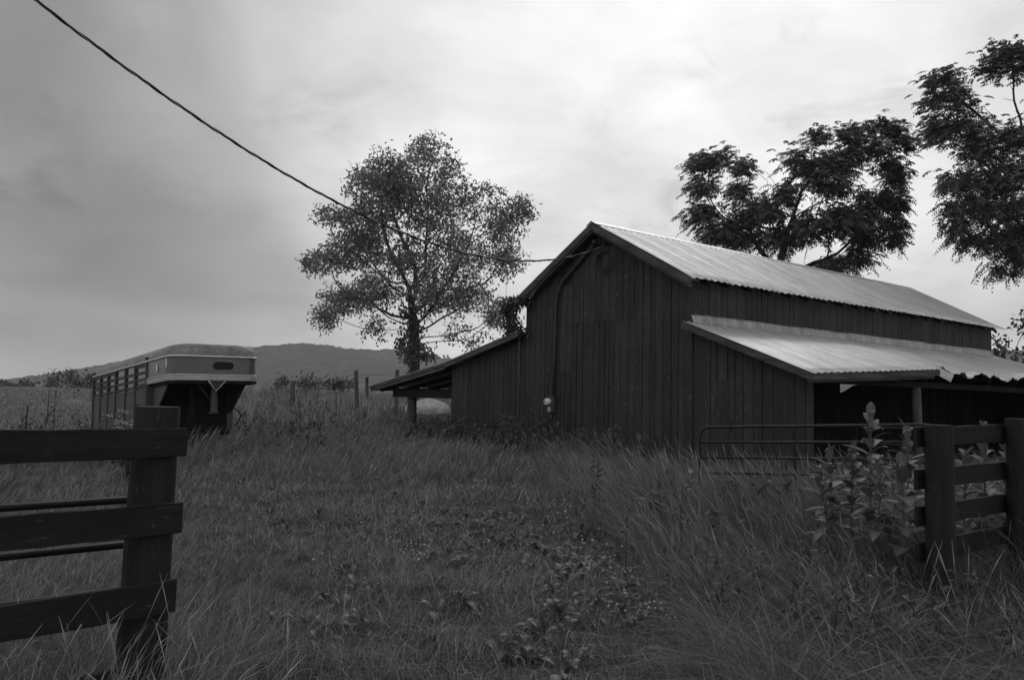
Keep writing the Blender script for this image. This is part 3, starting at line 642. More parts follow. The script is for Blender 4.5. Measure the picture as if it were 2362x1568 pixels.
def tree_far_right():
    Y = 28.0
    bl = z3([(1670, 290, 100, 60), (1580, 300, 60, 50), (1555, 430, 55, 28), (1700, 420, 130, 80), (1620, 590, 90, 80), (1590, 560, 40, 60), (1770, 560, 90, 80), (1990, 130, 130, 55), (2080, 190, 80, 90), (1920, 220, 90, 45), (1880, 680, 150, 110), (2050, 660, 90, 120), (1790, 880, 130, 80), (1680, 900, 60, 40), (1980, 860, 140, 110), (1760, 1030, 120, 80), (1950, 1060, 190, 120), (1690, 1140, 70, 50), (1940, 1230, 160, 70), (1780, 1240, 60, 40), (2060, 1330, 80, 80), (1960, 1400, 60, 35), (2260, 150, 150, 130), (2300, 420, 130, 200), (2280, 800, 180, 200), (2250, 1150, 180, 160), (2450, 600, 150, 250)], 1640, 80, 2.45)
    base = at(2490, 850, Y); base[2] = float(ground_z(base[0], base[1]))-.2
    f = at(2455, 560, Y); st = [base+(f-base)*t for t in np.linspace(0, 1, 16)]
    bare = np.concatenate([at(a, b, Y)+rng.normal(size=(5, 3))*.3 for a, b in ((2290, 240), (2310, 210), (2330, 260), (2340, 220), (2300, 280), (2345, 330))])
    root = locust('tall_tree', bl, Y, st, base, 42, 'tall dense dark tree with drooping boughs at the right edge beyond the barn', .26, bare, 5, 1.0, .20, (.14, .056), (.28, .5))
tree_far_right()
def shrub(name, blobs, Y, label, cat='bush', dens=30, leafs=9, ls=(.07, .13), matn='leaf_far', spread=.22, group=None, tintr=(.7, 1.3), stemr=.02, carve=.35):
    P = blob_points(blobs, Y, dens, .6, carve, 1.2); bx = np.mean([b[0] for b in blobs]); by = max(b[1]+b[3] for b in blobs)
    base = at(bx, by, Y); base[2] = float(ground_z(base[0], base[1]))
    root = empty(name, tuple(base), 0, label, cat, group)
    nodes, par = grow(P, [base, base+np.array([0, 0, .15]), base+np.array([0, 0, .3])], spread*1.2, spread*1.5, 60, 4)
    V, F, r = limb_mesh(nodes, par, .006, stemr); np_mesh('stems', V-base, F, M['bark'], root)
    n = len(P)*leafs; C = np.repeat(P, leafs, 0)+rng.normal(size=(n, 3))*spread*.6
    D = rand_unit(n)+np.array([[0, 0, .1]]); D /= np.linalg.norm(D, axis=1, keepdims=True); ln = rng.uniform(ls[0], ls[1], n)
    V, F, t = diamonds(C, D, rand_unit(n)+np.array([[0, 0, .6]]), ln, ln*.55, rng.uniform(tintr[0], tintr[1], n)); np_mesh('foliage', V-base, F, M[matn], root, t)
    return root
shrub('leafy_bush', [(2310, 800, 28, 26), (2330, 835, 40, 25), (2300, 825, 18, 25), (2380, 800, 30, 40), (2365, 755, 22, 30), (2400, 740, 20, 20)], 27.0, 'leafy dark bush past the far end of the barn under the tall tree', dens=20, leafs=8, ls=(.13, .22), matn='leaf_locust')
shrub('field_bush', [(132, 868, 14, 18), (110, 880, 20, 10), (150, 878, 20, 14)], 62.0, 'dark ragged bush with the tallest tip in the left field', dens=7, leafs=12, ls=(.16, .3), spread=.35, group='bushes in the left field')
shrub('field_bush', [(172, 872, 14, 12), (180, 882, 16, 9), (166, 866, 6, 9)], 66.0, 'rounded field bush between the tall bush and the trailer', dens=7, leafs=12, ls=(.16, .3), spread=.35, group='bushes in the left field')
shrub('field_bush', [(205, 880, 14, 12), (214, 872, 8, 10)], 58.0, 'grey field bush just behind the rear of the trailer', dens=7, leafs=12, ls=(.16, .3), spread=.35, group='bushes in the left field', tintr=(.9, 1.5))
shrub('ridge_bush', [(715, 880, 20, 17), (700, 889, 16, 9), (728, 888, 14, 9)], 46.0, 'dark dense bush on the grassy crest below the hill, left of two', dens=12, leafs=12, ls=(.12, .22), spread=.28, group='bushes on the crest')
shrub('ridge_bush', [(756, 884, 14, 13), (770, 885, 14, 12), (784, 890, 10, 8)], 45.0, 'twin topped bush on the crest beside the leaning post', dens=12, leafs=12, ls=(.12, .22), spread=.28, group='bushes on the crest')
shrub('ridge_bush', [(654, 882, 6, 14), (640, 890, 12, 8)], 44.0, 'thin pointed bush on the crest nearest the trailer nose', dens=14, leafs=12, ls=(.12, .2), spread=.25, group='bushes on the crest')
shrub('ridge_bush', [(804, 888, 9, 9)], 47.0, 'small round bush on the crest behind the leaning post', dens=16, leafs=12, ls=(.12, .2), spread=.25, group='bushes on the crest')

# ivy at the barn corner
def barn_ivy():
    root = empty('wall_vine', barn_w(-5.5, -.08, 3.1), -TH, 'dark leafy vine clinging to the barn corner above the left lean-to roof', 'vine')
    C = []
    for (a, z, ra, rz, k) in ((-5.45, 4.0, .40, .17, 150), (-5.75, 3.75, .28, .25, 150), (-5.55, 3.55, .22, .2, 90), (-5.75, 3.35, .25, .16, 100), (-5.35, 3.27, .25, .10, 90), (-5.9, 3.9, .2, .2, 70), (-5.15, 4.10, .2, .10, 50)):
        q = rng.normal(size=(k, 3))*.55; C.append(np.array([[a+5.5, -.07, z-3.1]])+q*np.array([[ra, .10, rz]]))
    C = np.concatenate(C); C[:, 1] = -np.abs(C[:, 1])-.02; n = len(C)
    D = rand_unit(n)*.5+np.array([[0, -.2, -.9]]); D /= np.linalg.norm(D, axis=1, keepdims=True)
    V, F, t = leaves(C, D, rand_unit(n)*.6+np.array([[0, -1., .5]]), rng.uniform(.10, .17, n), rng.uniform(.05, .08, n), rng.uniform(.7, 1.6, n)); np_mesh('leaves', V, F, M['ivy'], root, t)
    pts = [(.07+.025*math.sin(k*1.3)+.02*math.sin(k*.45+1), -.02-.012*math.sin(k*.9)**2, .1-k*.072) for k in range(30)]
    MB().tube(pts, [.016-.0003*k for k in range(30)], 6).build('stem', M['twig'], root)
    for k in (3, 7, 11, 14, 19, 23):
        p = pts[k]; s = random.choice((-1, 1)); MB().tube([p, (p[0]+s*.03, p[1]-.01, p[2]-.07), (p[0]+s*.035, p[1]-.01, p[2]-.16)], [.008, .006, .004], 5).build('shoot', M['twig'], root)
barn_ivy()

# ------------------------------------------------------------------ livestock trailer
def build_trailer():
    ax = np.array([-.635, .7725]); rtv = np.array([.7725, .635]); O = np.array([-6.68, 15.42])
    ang = math.atan2(rtv[1], rtv[0])
    root = empty('livestock_trailer', (O[0], O[1], 0), 0, 'long grey gooseneck livestock trailer with slatted sides parked in tall grass', 'trailer')
    # local: x right across nose, y back, z up ; pitched nose-up
    Mx = Matrix.Translation((O[0], O[1], 1.78)) @ Matrix.Rotation(ang, 4, 'Z') @ Matrix.Rotation(math.radians(-3.4), 4, 'X') @ Matrix.Rotation(math.radians(-.8), 4, 'Y')
    root.matrix_world = Mx
    W, L, NB, FB = 1.80, 6.65, 1.62, -1.02      # width, length, nose length, floor of the body (z=0 is nose bottom)
    T = .485; H = .74                            # trim line height, roof height
    R = .28
    def outline(inset=0, n=8):                   # open plan outline: rear right -> nose -> rear left
        pts = []
        r = max(R-inset, .05)
        pts.append((W-inset, L))
        pts.append((W-inset, NB))
        for k in range(n+1):
            a = k/n*PI/2; pts.append((W-inset-r+r*math.cos(a), inset+r-r*math.sin(a)))
        for k in range(n+1):
            a = k/n*PI/2; pts.append((inset+r-r*math.sin(a), inset+r-r*math.cos(a)))
        pts.append((inset, NB)); pts.append((inset, L))
        return pts
    def skin(mb, rings):                         # rings: list of (outline pts, z)
        V = []; n = len(rings[0][0])
        for p, z in rings: V += [(x, y, z) for x, y in p]
        mb.add(V, [(j*n+i, j*n+i+1, (j+1)*n+i+1, (j+1)*n+i) for j in range(len(rings)-1) for i in range(n-1)], True); return mb
    def nose_outline(inset=0, n=8): 
        p = outline(inset, n); p[0] = (W-inset, NB+.02); p[-1] = (inset, NB+.02); return p
    # roof
    prof = [(0, T+.02), (.005, T+.10), (.03, T+.17), (.08, T+.225), (.16, H-.005), (.28, H+.02), (.5, H+.035), (.80, H+.04)]
    mb = MB(); rings = []
    for i, (ins, z) in enumerate(prof):
        p = outline(0, 8); c = []
        for (x, y) in p:
            xx = min(max(x, ins), W-ins); yy = max(y, ins*.75) if y < NB else y
            # keep rounded corner by shrinking towards centre
            if y < R+.001:
                f = max(0, 1-ins/(W/2)); xx = W/2+(x-W/2)*f; yy = y+ins*.8
            dz = .012*math.sin(x*5+y*3)*(i > 3)
            c.append((xx, yy))
        rings.append((c, z))
    skin(mb, rings)
    V = [(x, y, rings[-1][1]) for x, y in rings[-1][0]]; mb.add(V, [tuple(range(len(V)))], False)
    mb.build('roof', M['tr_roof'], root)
    # nose skin
    mb = skin(MB(), [(nose_outline(), .10), (nose_outline(), T)]); mb.build('nose', M['tr_body'], root)
    mb = skin(MB(), [(nose_outline(-.012), .0), (nose_outline(-.016), .045), (nose_outline(-.012), .105)]); mb.add([(x, y, 0) for x, y in nose_outline(-.012)], [tuple(range(len(nose_outline())))][:1], False); mb.build('nose_band', M['tr_band'], root)
    mb = MB(); mb.tube([(x, y, .112) for x, y in nose_outline(-.014)], .011, 6)
    mb.build('band_bead', M['tr_trim'], root)
    mb = MB(); mb.tube([(x, y, T) for x, y in outline(-.012)], .020, 6); mb.build('trim', M['tr_trim'], root)
    MB().tube([(-.006, R+.0, .11), (-.006, R, T)], .012, 6).build('trim', M['tr_trim'], root)
    MB().box(.06, W-.06, .04, NB, -.06, -.002).build('nose_floor', M['black'], root)
    # nose window
    mb = MB(); pts = [(W*.57+.135*sx+.065*math.cos(a), -.006, .305+.065*math.sin(a)) for sx, a0 in ((1, -PI/2), (-1, PI/2)) for a in [a0+PI*k/10 for k in range(11)]]
    n = len(pts); mb.add(pts+[(x, -.02, z) for x, y, z in pts], [tuple(range(n, 2*n))]+[(i, (i+1) % n, n+(i+1) % n, n+i) for i in range(n)])
    wf = mb.build('nose_window', M['glass'], root)
    mb = MB(); mb.tube([(x, -.018, z) for x, y, z in pts]+[(pts[0][0], -.018, pts[0][2])], .009, 6); mb.build('gasket', M['black'], wf)
    # emblem and clearance lamps
    mb = MB(); e = [(-.008, .92+.07*math.cos(t), .30+.085*math.sin(t)) for t in np.linspace(0, 2*PI, 20, endpoint=False)]; mb.add(e+[(-.014, y, z) for x, y, z in e], [tuple(range(20, 40))[::-1]]+[(i, (i+1) % 20, 20+(i+1) % 20, 20+i) for i in range(20)]); mb.build('emblem', M['tr_trim'], root)
    for y in (NB+.05, L-.12): MB().box(-.035, .02, y-.05, y+.05, T+.05, T+.10).build('clearance_lamp', M['black'], root, .01)
    # body: sides with posts, slats, lower panels
    ys = [NB+.06, 2.59, 3.42, 4.32, 5.08, 5.86, L]
    zb, zt = -.10, T-.02       # slatted window band
    for side, X in ((0, 0.0), (1, W)):
        s = 1 if side == 0 else -1
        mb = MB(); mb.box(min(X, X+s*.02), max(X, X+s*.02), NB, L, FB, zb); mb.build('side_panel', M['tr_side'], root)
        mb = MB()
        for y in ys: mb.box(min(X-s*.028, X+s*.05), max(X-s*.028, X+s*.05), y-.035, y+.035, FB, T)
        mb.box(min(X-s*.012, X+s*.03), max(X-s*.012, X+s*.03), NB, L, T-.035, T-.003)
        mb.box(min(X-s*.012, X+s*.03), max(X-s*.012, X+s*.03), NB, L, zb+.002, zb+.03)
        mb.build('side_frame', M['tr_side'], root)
        for i, (y0, y1) in enumerate(zip(ys[:-1], ys[1:])):
            mb = MB(); nn = 4
            for k in range(nn):
                if side == 0 and i in (1, 2) and k == 3: continue
                if side == 1 and k == 3 and i in (0, 1, 2, 3): continue
                zc = zb+.085+k*.145
                mb.hexa([(X+s*.004, y0+.036, zc-.030), (X+s*.004, y1-.036, zc-.030), (X+s*.03, y1-.036, zc-.03), (X+s*.03, y0+.036, zc-.03), (X-s*.006, y0+.036, zc+.028), (X-s*.006, y1-.036, zc+.028), (X+s*.022, y1-.036, zc+.028), (X+s*.022, y0+.036, zc+.028)])
            mb.build('slats', M['tr_side'], root)
    MB().bar((-.05, 2.1, -.42), (-.05, 2.45, -.40), .02, .03).build('door_latch', M['black'], root)
    # corner post between nose and body
    for xa, xb in ((-.015, .12), (W-.12, W+.015)): MB().box(xa, xb, NB-.02, NB+.02, FB, 0).build('corner_post', M['tr_side'], root)
    MB().box(.12, W-.12, NB, NB+.025, FB, .02).build('front_wall', M['black'], root)
    MB().box(.0, W, NB+.02, L, FB-.08, FB).build('floor', M['black'], root)
    mb = MB(); mb.box(.02, W-.02, L-.03, L, FB, -.1); mb.build('tail_gate', M['tr_side'], root)
    # gussets below the nose
    for x in (.10, W-.14):
        mb = MB()
        mb.hexa([(x, .72, -.06), (x+.04, .72, -.06), (x+.04, NB-.03, -.06), (x, NB-.03, -.06), (x, .72, -.062), (x+.04, .72, -.062), (x+.04, NB-.03, -.062), (x, NB-.03, -.062)])
        mb.hexa([(x, NB-.26, -.62), (x+.04, NB-.26, -.62), (x+.04, NB-.03, -.62), (x, NB-.03, -.62), (x, .55, -.07), (x+.04, .55, -.07), (x+.04, NB-.03, -.07), (x, NB-.03, -.07)])
        mb.build('gusset', M['tr_side'], root)
    # coupler
    mb = MB(); mb.add([(W*.50-.17, -.002, -.01), (W*.50+.17, -.002, -.01), (W*.50, .06, -.20), (W*.50-.17, .10, -.01), (W*.50+.17, .10, -.01), (W*.50, .10, -.20)], [(0, 2, 1), (3, 4, 5), (0, 3, 5, 2), (1, 2, 5, 4), (0, 1, 4, 3)]); mb.build('coupler_plate', M['tr_side'], root)
    mb = MB(); mb.tube([(W*.5-.17, -.012, -.012), (W*.5, .05, -.21), (W*.5+.17, -.012, -.012)], .009, 6); mb.build('plate_edge', M['tr_trim'], root)
    mb = MB(); mb.tube([(W*.5, .16, -.03), (W*.5, .16, -.30), (W*.5, .16, -.34), (W*.5, .16, -.62), (W*.5, .16, -.63), (W*.5, .16, -.67)], [.06, .06, .07, .07, .10, .10], 14); mb.build('coupler', M['conduit'], root)
    mb = MB(); mb.tube([(W*.5-.26, .34, -.06), (W*.5-.09, .22, -.34)], .014, 6); mb.tube([(W*.5+.14, .25, -.06), (W*.5+.42, .7, -.16)], .014, 6); mb.build('brace', M['tr_side'], root)
    # landing jack
    mb = MB(); mb.box(W*.40-.07, W*.40+.07, .95, 1.07, -.86, -.05); mb.build('jack', M['black'], root)
    for xo in (-.12, .13): MB().bar((W*.40+xo, .92, -.58), (W*.40+xo, .92, -.98), .03, .03).build('jack_rod', M['conduit'], root)
    mb = MB(); mb.tube([(W+.01, NB-.1, -.52), (W+.10, NB-.12, -.56), (W+.16, NB-.12, -.68), (W+.12, NB-.1, -.80), (W+.02, NB-.1, -.92)], .016, 6); mb.build('hose', M['black'], root)
    for y in (3.9, 4.75):
        for X in (.12, W-.12):
            mb = MB(); mb.tube([(X-.10, y, FB-.12), (X-.08, y, FB-.12), (X+.08, y, FB-.12), (X+.10, y, FB-.12)], [.30, .34, .34, .30], 24); w_ = mb.build('wheel', M['rubber'], root)
            MB().tube([(X-.112, y, FB-.12), (X+.112, y, FB-.12)], .17, 16).build('rim', M['tr_band'], w_)
build_trailer()

# ------------------------------------------------------------------ fences and gates
def rough_board(mb, p, q, h, t, seg=14, bow=0):
    p = np.array(p, float); q = np.array(q, float); d = q-p; dh = np.array([d[0], d[1], 0]); dh /= np.linalg.norm(dh); nrm = np.array([-dh[1], dh[0], 0])
    V = []; n = seg+1
    for i in range(n):
        s = i/seg; c = p+d*s; c = c+np.array([0, 0, -bow*4*s*(1-s)])
        e1 = random.uniform(-.003, .003); e2 = random.uniform(-.004, .004)
        for (a, b) in ((-1, -1), (1, -1), (1, 1), (-1, 1)):
            V.append(c+nrm*(a*t/2)+np.array([0, 0, b*h/2+(e2 if b > 0 else e1)]))
    F = [(3, 2, 1, 0), tuple(4*seg+k for k in range(4))]+[(4*i+k, 4*i+(k+1) % 4, 4*i+4+(k+1) % 4, 4*i+4+k) for i in range(seg) for k in range(4)]
    return mb.add(V, F)
def post_mesh(h, r, lean=(0, 0), z0=-.4, n=18, top=.012, slant=(0, 0)):
    mb = MB(); V = []; rows = 9
    for j in range(rows+1):
        t = j/rows; z = z0+(h-z0)*t
        for k in range(n):
            a = 2*PI*k/n; rr = r*(1.06-.09*t)*(1+.035*math.sin(a*2+1.3+t)+.02*math.sin(a*5+t*4)); x = rr*math.cos(a)+lean[0]*z; y = rr*math.sin(a)+lean[1]*z
            V.append((x, y, z+(slant[0]*rr*math.cos(a)+slant[1]*rr*math.sin(a) if j == rows else 0)))
    F = [(j*n+k, j*n+(k+1) % n, (j+1)*n+(k+1) % n, (j+1)*n+k) for j in range(rows) for k in range(n)]
    mb.add(V, F, True); Vt = V[-n:]; cen = (lean[0]*h, lean[1]*h, h+.004)
    top_mb = MB().add([(x, y, z+.001) for x, y, z in Vt]+[cen], [(k, (k+1) % n, n) for k in range(n)])
    return mb, top_mb
def left_fence():
    root = empty('board_fence', (-1.82, 4.02, 0), 0, 'dark fence end whose three boards cross the front of a round gate post', 'fence')
    mb, tp = post_mesh(1.508, .110, (.014, 0)); po = mb.build('post', M['fence_post'], root); tp.build('cut_top', M['cut'], po)
    dirv = np.array([math.sin(.84), math.cos(.84)])      # boards run this way (right end = gate end)
    side = np.array([math.cos(.84), -math.sin(.84)])     # towards the camera side
    for zc, h, e, zl in ((1.335, .145, .125, 1.325), (.958, .152, .120, .955), (.578, .156, .108, .57), (.20, .15, .05, .19)):
        q = np.array([dirv[0]*e, dirv[1]*e])+side*.135; p = np.array([-dirv[0]*3.0, -dirv[1]*3.0])+side*.135
        rough_board(MB(), (p[0], p[1], zl-.01), (q[0], q[1], zc), h, .03, 20, .012 if zc < .7 else 0).build('board', M['fence'], root, .003)
    mb, tp = post_mesh(1.49, .10); o = mb.build('post', M['fence_post'], root); o.location = (-dirv[0]*2.7, -dirv[1]*2.7, 0)
    for zc in (1.34, .96, .58): MB().tube([tuple(np.append(side*.149+dirv*.02*k, zc+.03*k)) for k in (-1,)]+[tuple(np.append(side*.155-dirv*.02, zc-.03))], .006, 6).build('nail', M['steel_dark'], root)
left_fence()
def tube_gate(name, P, Q, zt, dz, n, label, r=.021, stiles=(.5,), matn='steel_gate', group=None, round_p=True, zt2=None, loc=None, cham=.14):
    P = np.array(P, float); Q = np.array(Q, float); L = np.linalg.norm(Q-P); d = (Q-P)/L; zt2 = zt if zt2 is None else zt2
    root = empty(name, (P[0], P[1], 0), 0, label, 'gate', group)
    def pt(s, z): return (d[0]*s, d[1]*s, z+(zt2-zt)*s/L)
    bot = zt-dz*n
    c = cham; pts = []
    pts += [pt(0, bot), pt(0, zt-c)]+[pt(c-c*math.cos(a), zt-c+c*math.sin(a)) for a in np.linspace(.2, PI/2, 6)]
    pts += [pt(L-c, zt)]+[pt(L-c+c*math.sin(a), zt-c+c*math.cos(a)) for a in np.linspace(.2, PI/2, 6)]+[pt(L, bot)]
    MB().tube(pts, r, 10).build('frame', M[matn], root)
    for k in range(1, n+1): MB().tube([pt(0, zt-dz*k), pt(L, zt-dz*k)], r*.9, 8).build('rail', M[matn], root)
    for s in stiles: MB().bar(pt(L*s, bot), pt(L*s, zt), .035, .012, (d[0], d[1], 0)).build('stile', M[matn], root)
    return root
pA = np.array([-1.90, 4.22]); dL = np.array([math.sin(.86), math.cos(.86)])
tube_gate('tube_gate', pA, pA-dL*3.2, 1.25, .230, 3, 'round tube steel gate swung open behind the left board fence', .022, (.5,), 'steel_gate', 'tube gates')
tube_gate('tube_gate', (2.72, 11.3), (5.28, 9.75), 1.215, .215, 4, 'nearer steel tube gate with rounded corner standing in tall grass before the right lean-to', .020, (.44,), 'steel_gate', 'tube gates', zt2=1.365)
tube_gate('tube_gate', (4.55, 12.6), (6.35, 11.7), 1.24, .25, 4, 'second tube gate seen dimly behind the first in the lean-to mouth', .018, (.45,), 'black', 'tube gates')
def right_fence():
    root = empty('board_fence', (3.26, 6.0, 0), 0, 'dark four board fence on two round posts in weeds at right', 'fence')
    mb, tp = post_mesh(1.45, .100, (0, 0)); po = mb.build('post', M['fence_post'], root); tp.build('cut_top', M['cut'], po)
    dv = np.array([.82, .572]); dv /= np.linalg.norm(dv); sd_ = np.array([-dv[1], dv[0]])
    for zc in (1.355, 1.035, .757, .487):
        p = -dv*.125+sd_*.115; q = dv*3.4+sd_*.115
        rough_board(MB(), (p[0], p[1], zc), (q[0], q[1], zc+.04), .15, .03, 16, .0).build('board', M['fence'], root, .003)
    for s in (1.36, 3.3):
        mb, tp = post_mesh(1.50, .105); po = mb.build('post', M['fence_post'], root); po.location = (dv[0]*s, dv[1]*s, 0); tp.build('cut_top', M['cut'], po)
right_fence()
def field_post(x, ytop, Y, r, lean, label, name='fence_post', group='wooden posts of the old field fence', matn='field_post'):
    p = at(x, ytop, Y); g = float(ground_z(p[0], p[1])); h = p[2]-g
    mb, tp = post_mesh(h, r, lean, -.3, 10, slant=(.3, 0)); o = mb.build(name, M[matn], None); o.location = (p[0]-lean[0]*h, p[1], g)
    # close the top
    tp2 = tp; o2 = tp2.build('cut_top', M['cut'], o)
    tag(o, label, 'post', group); return (p[0], p[1], p[2])
tops = [field_post(676, 879, 30, .085, (0, 0), 'squat grey fence post in the weeds left of the crest bushes'),
        field_post(821, 855, 27.5, .068, (-.06, 0), 'tall leaning wooden fence post on the crest'),
        field_post(846, 870, 33, .07, (-.03, 0), 'short wooden post just right of the tall leaning one'),
        field_post(916, 853, 28.5, .07, (0, 0), 'wooden post sticking up above the low lean-to roof tip')]
field_post(775, 903, 27, .018, (-.04, 0), 'thin dark stake in the grass below the crest bushes', 'stake', 'thin stakes in the field')
field_post(785, 901, 27, .014, (.01, 0), 'thinnest straight stake beside the leaning post', 'stake', 'thin stakes in the field')
field_post(64, 934, 20, .016, (.02, 0), 'short dark stake in the left field grass', 'stake', 'thin stakes in the field', 'black')
def wire_fence():
    mb = MB(); P = [np.array(t) for t in (tops[0], tops[1], tops[3])]+[np.array(at(1010, 835, 29))]
    for dz in (.12, .38, .64):
        for a, b in zip(P[:-1], P[1:]):
            mb.tube([tuple(a+(b-a)*t+np.array([0, -.07, -dz-.05*math.sin(PI*t)])) for t in np.linspace(0, 1, 9)], .005, 4)
    o = mb.build('fence_wire', M['steel_dark'], None); tag(o, 'sagging thin wires strung between the wooden posts on the crest', 'wire')
wire_fence()
def pale_pole():
    p = at(121, 898, 24); g = float(ground_z(p[0], p[1])); h = p[2]-g
    root = empty('brace_post', (p[0], p[1], g), 0, 'slim grey ladder like fence brace standing in the left field below the bushes', 'post')
    mb = MB()
    for s in (-1, 1): mb.tube([(s*.10, 0, -.1), (s*.10, 0, h)], .014, 6)
    mb.build('upright', M['field_post'], root)
    mb = MB()
    for k in range(7): mb.tube([(-.10, 0, .25+k*(h-.3)/6), (.10, 0, .25+k*(h-.3)/6)], .008, 5)
    mb.build('rung', M['field_post'], root)
pale_pole()
def rock(x, y, Y, rx, rz, ry, label, mn='rock'):
    p = at(x, y, Y); bm = bmesh.new(); bmesh.ops.create_icosphere(bm, subdivisions=4, radius=1)
    s = random.uniform(0, 50)
    for v in bm.verts:
        c = v.co; k = 1+.35*(float(fbm(c.x*1.3+s, c.y*1.3+c.z*1.1, 4))-.45)+.10*(float(fbm(c.x*4+s, c.z*4+c.y*3, 3))-.45); c.z = math.copysign(abs(c.z)**.8, c.z); v.co = Vector((c.x*rx*k, c.y*ry*k, c.z*rz*k))
    me = bpy.data.meshes.new('rock'); bm.to_mesh(me); bm.free(); me.polygons.foreach_set('use_smooth', [True]*len(me.polygons))
    o = link('rock', me, M[mn]); o.location = tuple(p); tag(o, label, 'rock', 'pale boulders in the grass')
rock(985, 950, 30, .85, .50, .7, 'broad pale boulder seen under the left lean-to between its post and the wall')
rock(950, 930, 41, .75, .30, .6, 'smaller pale boulder behind the lean-to post above the broad one')
rock(832, 954, 27, .19, .24, .2, 'small pointed grey rock in the grass left of the lean-to', 'rock_dull')
rock(165, 930, 54, 1.0, .26, .8, 'low dull rock in the left field near the trailer rear', 'rock_dull')

# ------------------------------------------------------------------ milkweed and flowering weed
def milkweed(x, ytop, Y, label, npair=7, ls=.19, lean=0, flower=True, base_h=None):
    p = at(x, ytop, Y); g = float(ground_z(p[0], p[1])); H = p[2]-g
    root = empty('milkweed_plant', (p[0]-lean*H, p[1], g), random.uniform(0, 6), label, 'plant', 'milkweeds by the right fence')
    Rm = Matrix.Rotation(-root.rotation_euler.z, 3, 'Z'); lv = Rm @ Vector((lean, 0, 0))
    MB().tube([(lv.x*z, lv.y*z, z) for z in np.linspace(-.05, H-.06, 8)], [.011-.0007*k for k in range(8)], 7).build('stem', M['twig'], root)
    V, F, T = [], [], []
    npair = npair+5
    for k in range(npair):
        t = k/(npair-1); z = H*.40+(H*.58-.03)*t**.9; a0 = k*PI/2+random.uniform(-.3, .3)
        for s in (0, PI):
            a = a0+s; L_ = ls*1.5*(1.05-.40*t**2)*random.uniform(.85, 1.15); up = .35+.85*t**1.5+random.uniform(-.45, .35); wd = L_*random.uniform(.34, .44)
            a += random.uniform(-.5, .5); dr_ = random.uniform(.15, .55); d = np.array([math.cos(a)*math.cos(up), math.sin(a)*math.cos(up), math.sin(up)]); sv_ = np.array([-math.sin(a), math.cos(a), 0]); u = np.cross(d, sv_)*-1
            if u[2] < 0: u = -u
            n0 = len(V); o = np.array([lv.x*z, lv.y*z, z]); tt = random.uniform(.75, 1.25)
            NS = 7
            for i in range(NS+1):
                q = i/NS; w = wd*.5*(math.sin(PI*min(1, q*.93+.07))**.75)*(1-.15*q); c = o+d*L_*q-np.array([0, 0, 1])*L_*dr_*q*q+np.array([0, 0, 0])
                for e, lift in ((-1, .25), (-.5, .10), (0, 0), (.5, .10), (1, .25)): V.append(c+sv_*w*e+u*w*lift); T.append(tt*(1.25 if e == 0 else 1))
            for i in range(NS):
                for j in range(4): F.append((n0+i*5+j, n0+i*5+j+1, n0+(i+1)*5+j+1, n0+(i+1)*5+j))
    np_mesh('leaves', np.array(V), np.array(F), M['milk'], root, np.array(T), True)
    if flower:
        mb = []; tv = []; ff = []
        for (fz, fa, fr) in ((H-.02, 0, .0), (H-.16, 2.1, .06), (H-.28, 4.4, .07)):
            c = np.array([lv.x*fz+math.cos(fa)*fr, lv.y*fz+math.sin(fa)*fr, fz])
            for k in range(26):
                q = rand_unit(1)[0]; q[2] = abs(q[2])*.9-.1; pz = c+q*.035*random.uniform(.7, 1.1); s_ = .008; n0 = len(mb)
                for dx in ((1, 0, 0), (0, 1, 0), (-1, 0, 0), (0, -1, 0), (0, 0, 1.2), (0, 0, -1)): mb.append(pz+np.array(dx)*s_)
                ff += [(n0+i, n0+(i+1) % 4, n0+4) for i in range(4)]+[(n0+(i+1) % 4, n0+i, n0+5) for i in range(4)]; tv += [random.uniform(.3, .75)]*6
        np_mesh('flower_heads', np.array(mb), np.array(ff), M['flower'], root, np.array(tv))
milkweed(2008, 948, 7.0, 'tallest milkweed with drooping pale leaves standing left of the right fence post', 8, .20, .02)
milkweed(2092, 984, 7.1, 'milkweed touching the left side of the right fence post', 8, .19, .0)
milkweed(1912, 1036, 7.4, 'milkweed with an upright leaf tuft in front of the gate, left of the tallest', 6, .17, -.02)
milkweed(1966, 1034, 7.2, 'milkweed with flower cluster close on the left of the tallest', 6, .18, .03)
milkweed(1890, 1074, 7.2, 'short milkweed leaning left, leftmost of the row', 6, .17, -.12)
milkweed(2030, 1062, 6.7, 'low milkweed in front of the tallest one', 6, .18, .05)
milkweed(2078, 1066, 6.5, 'broad leaved low milkweed just below the post clump', 6, .20, -.03)
milkweed(2268, 974, 7.4, 'milkweed whose tip shows above the right fence top board', 8, .18, .0, False)
milkweed(2225, 1040, 7.3, 'milkweed behind the top gap of the right fence near its post', 6, .17, .03, False)
milkweed(2318, 1030, 7.8, 'milkweed behind the right fence near the edge of the photo', 6, .17, .02, False)
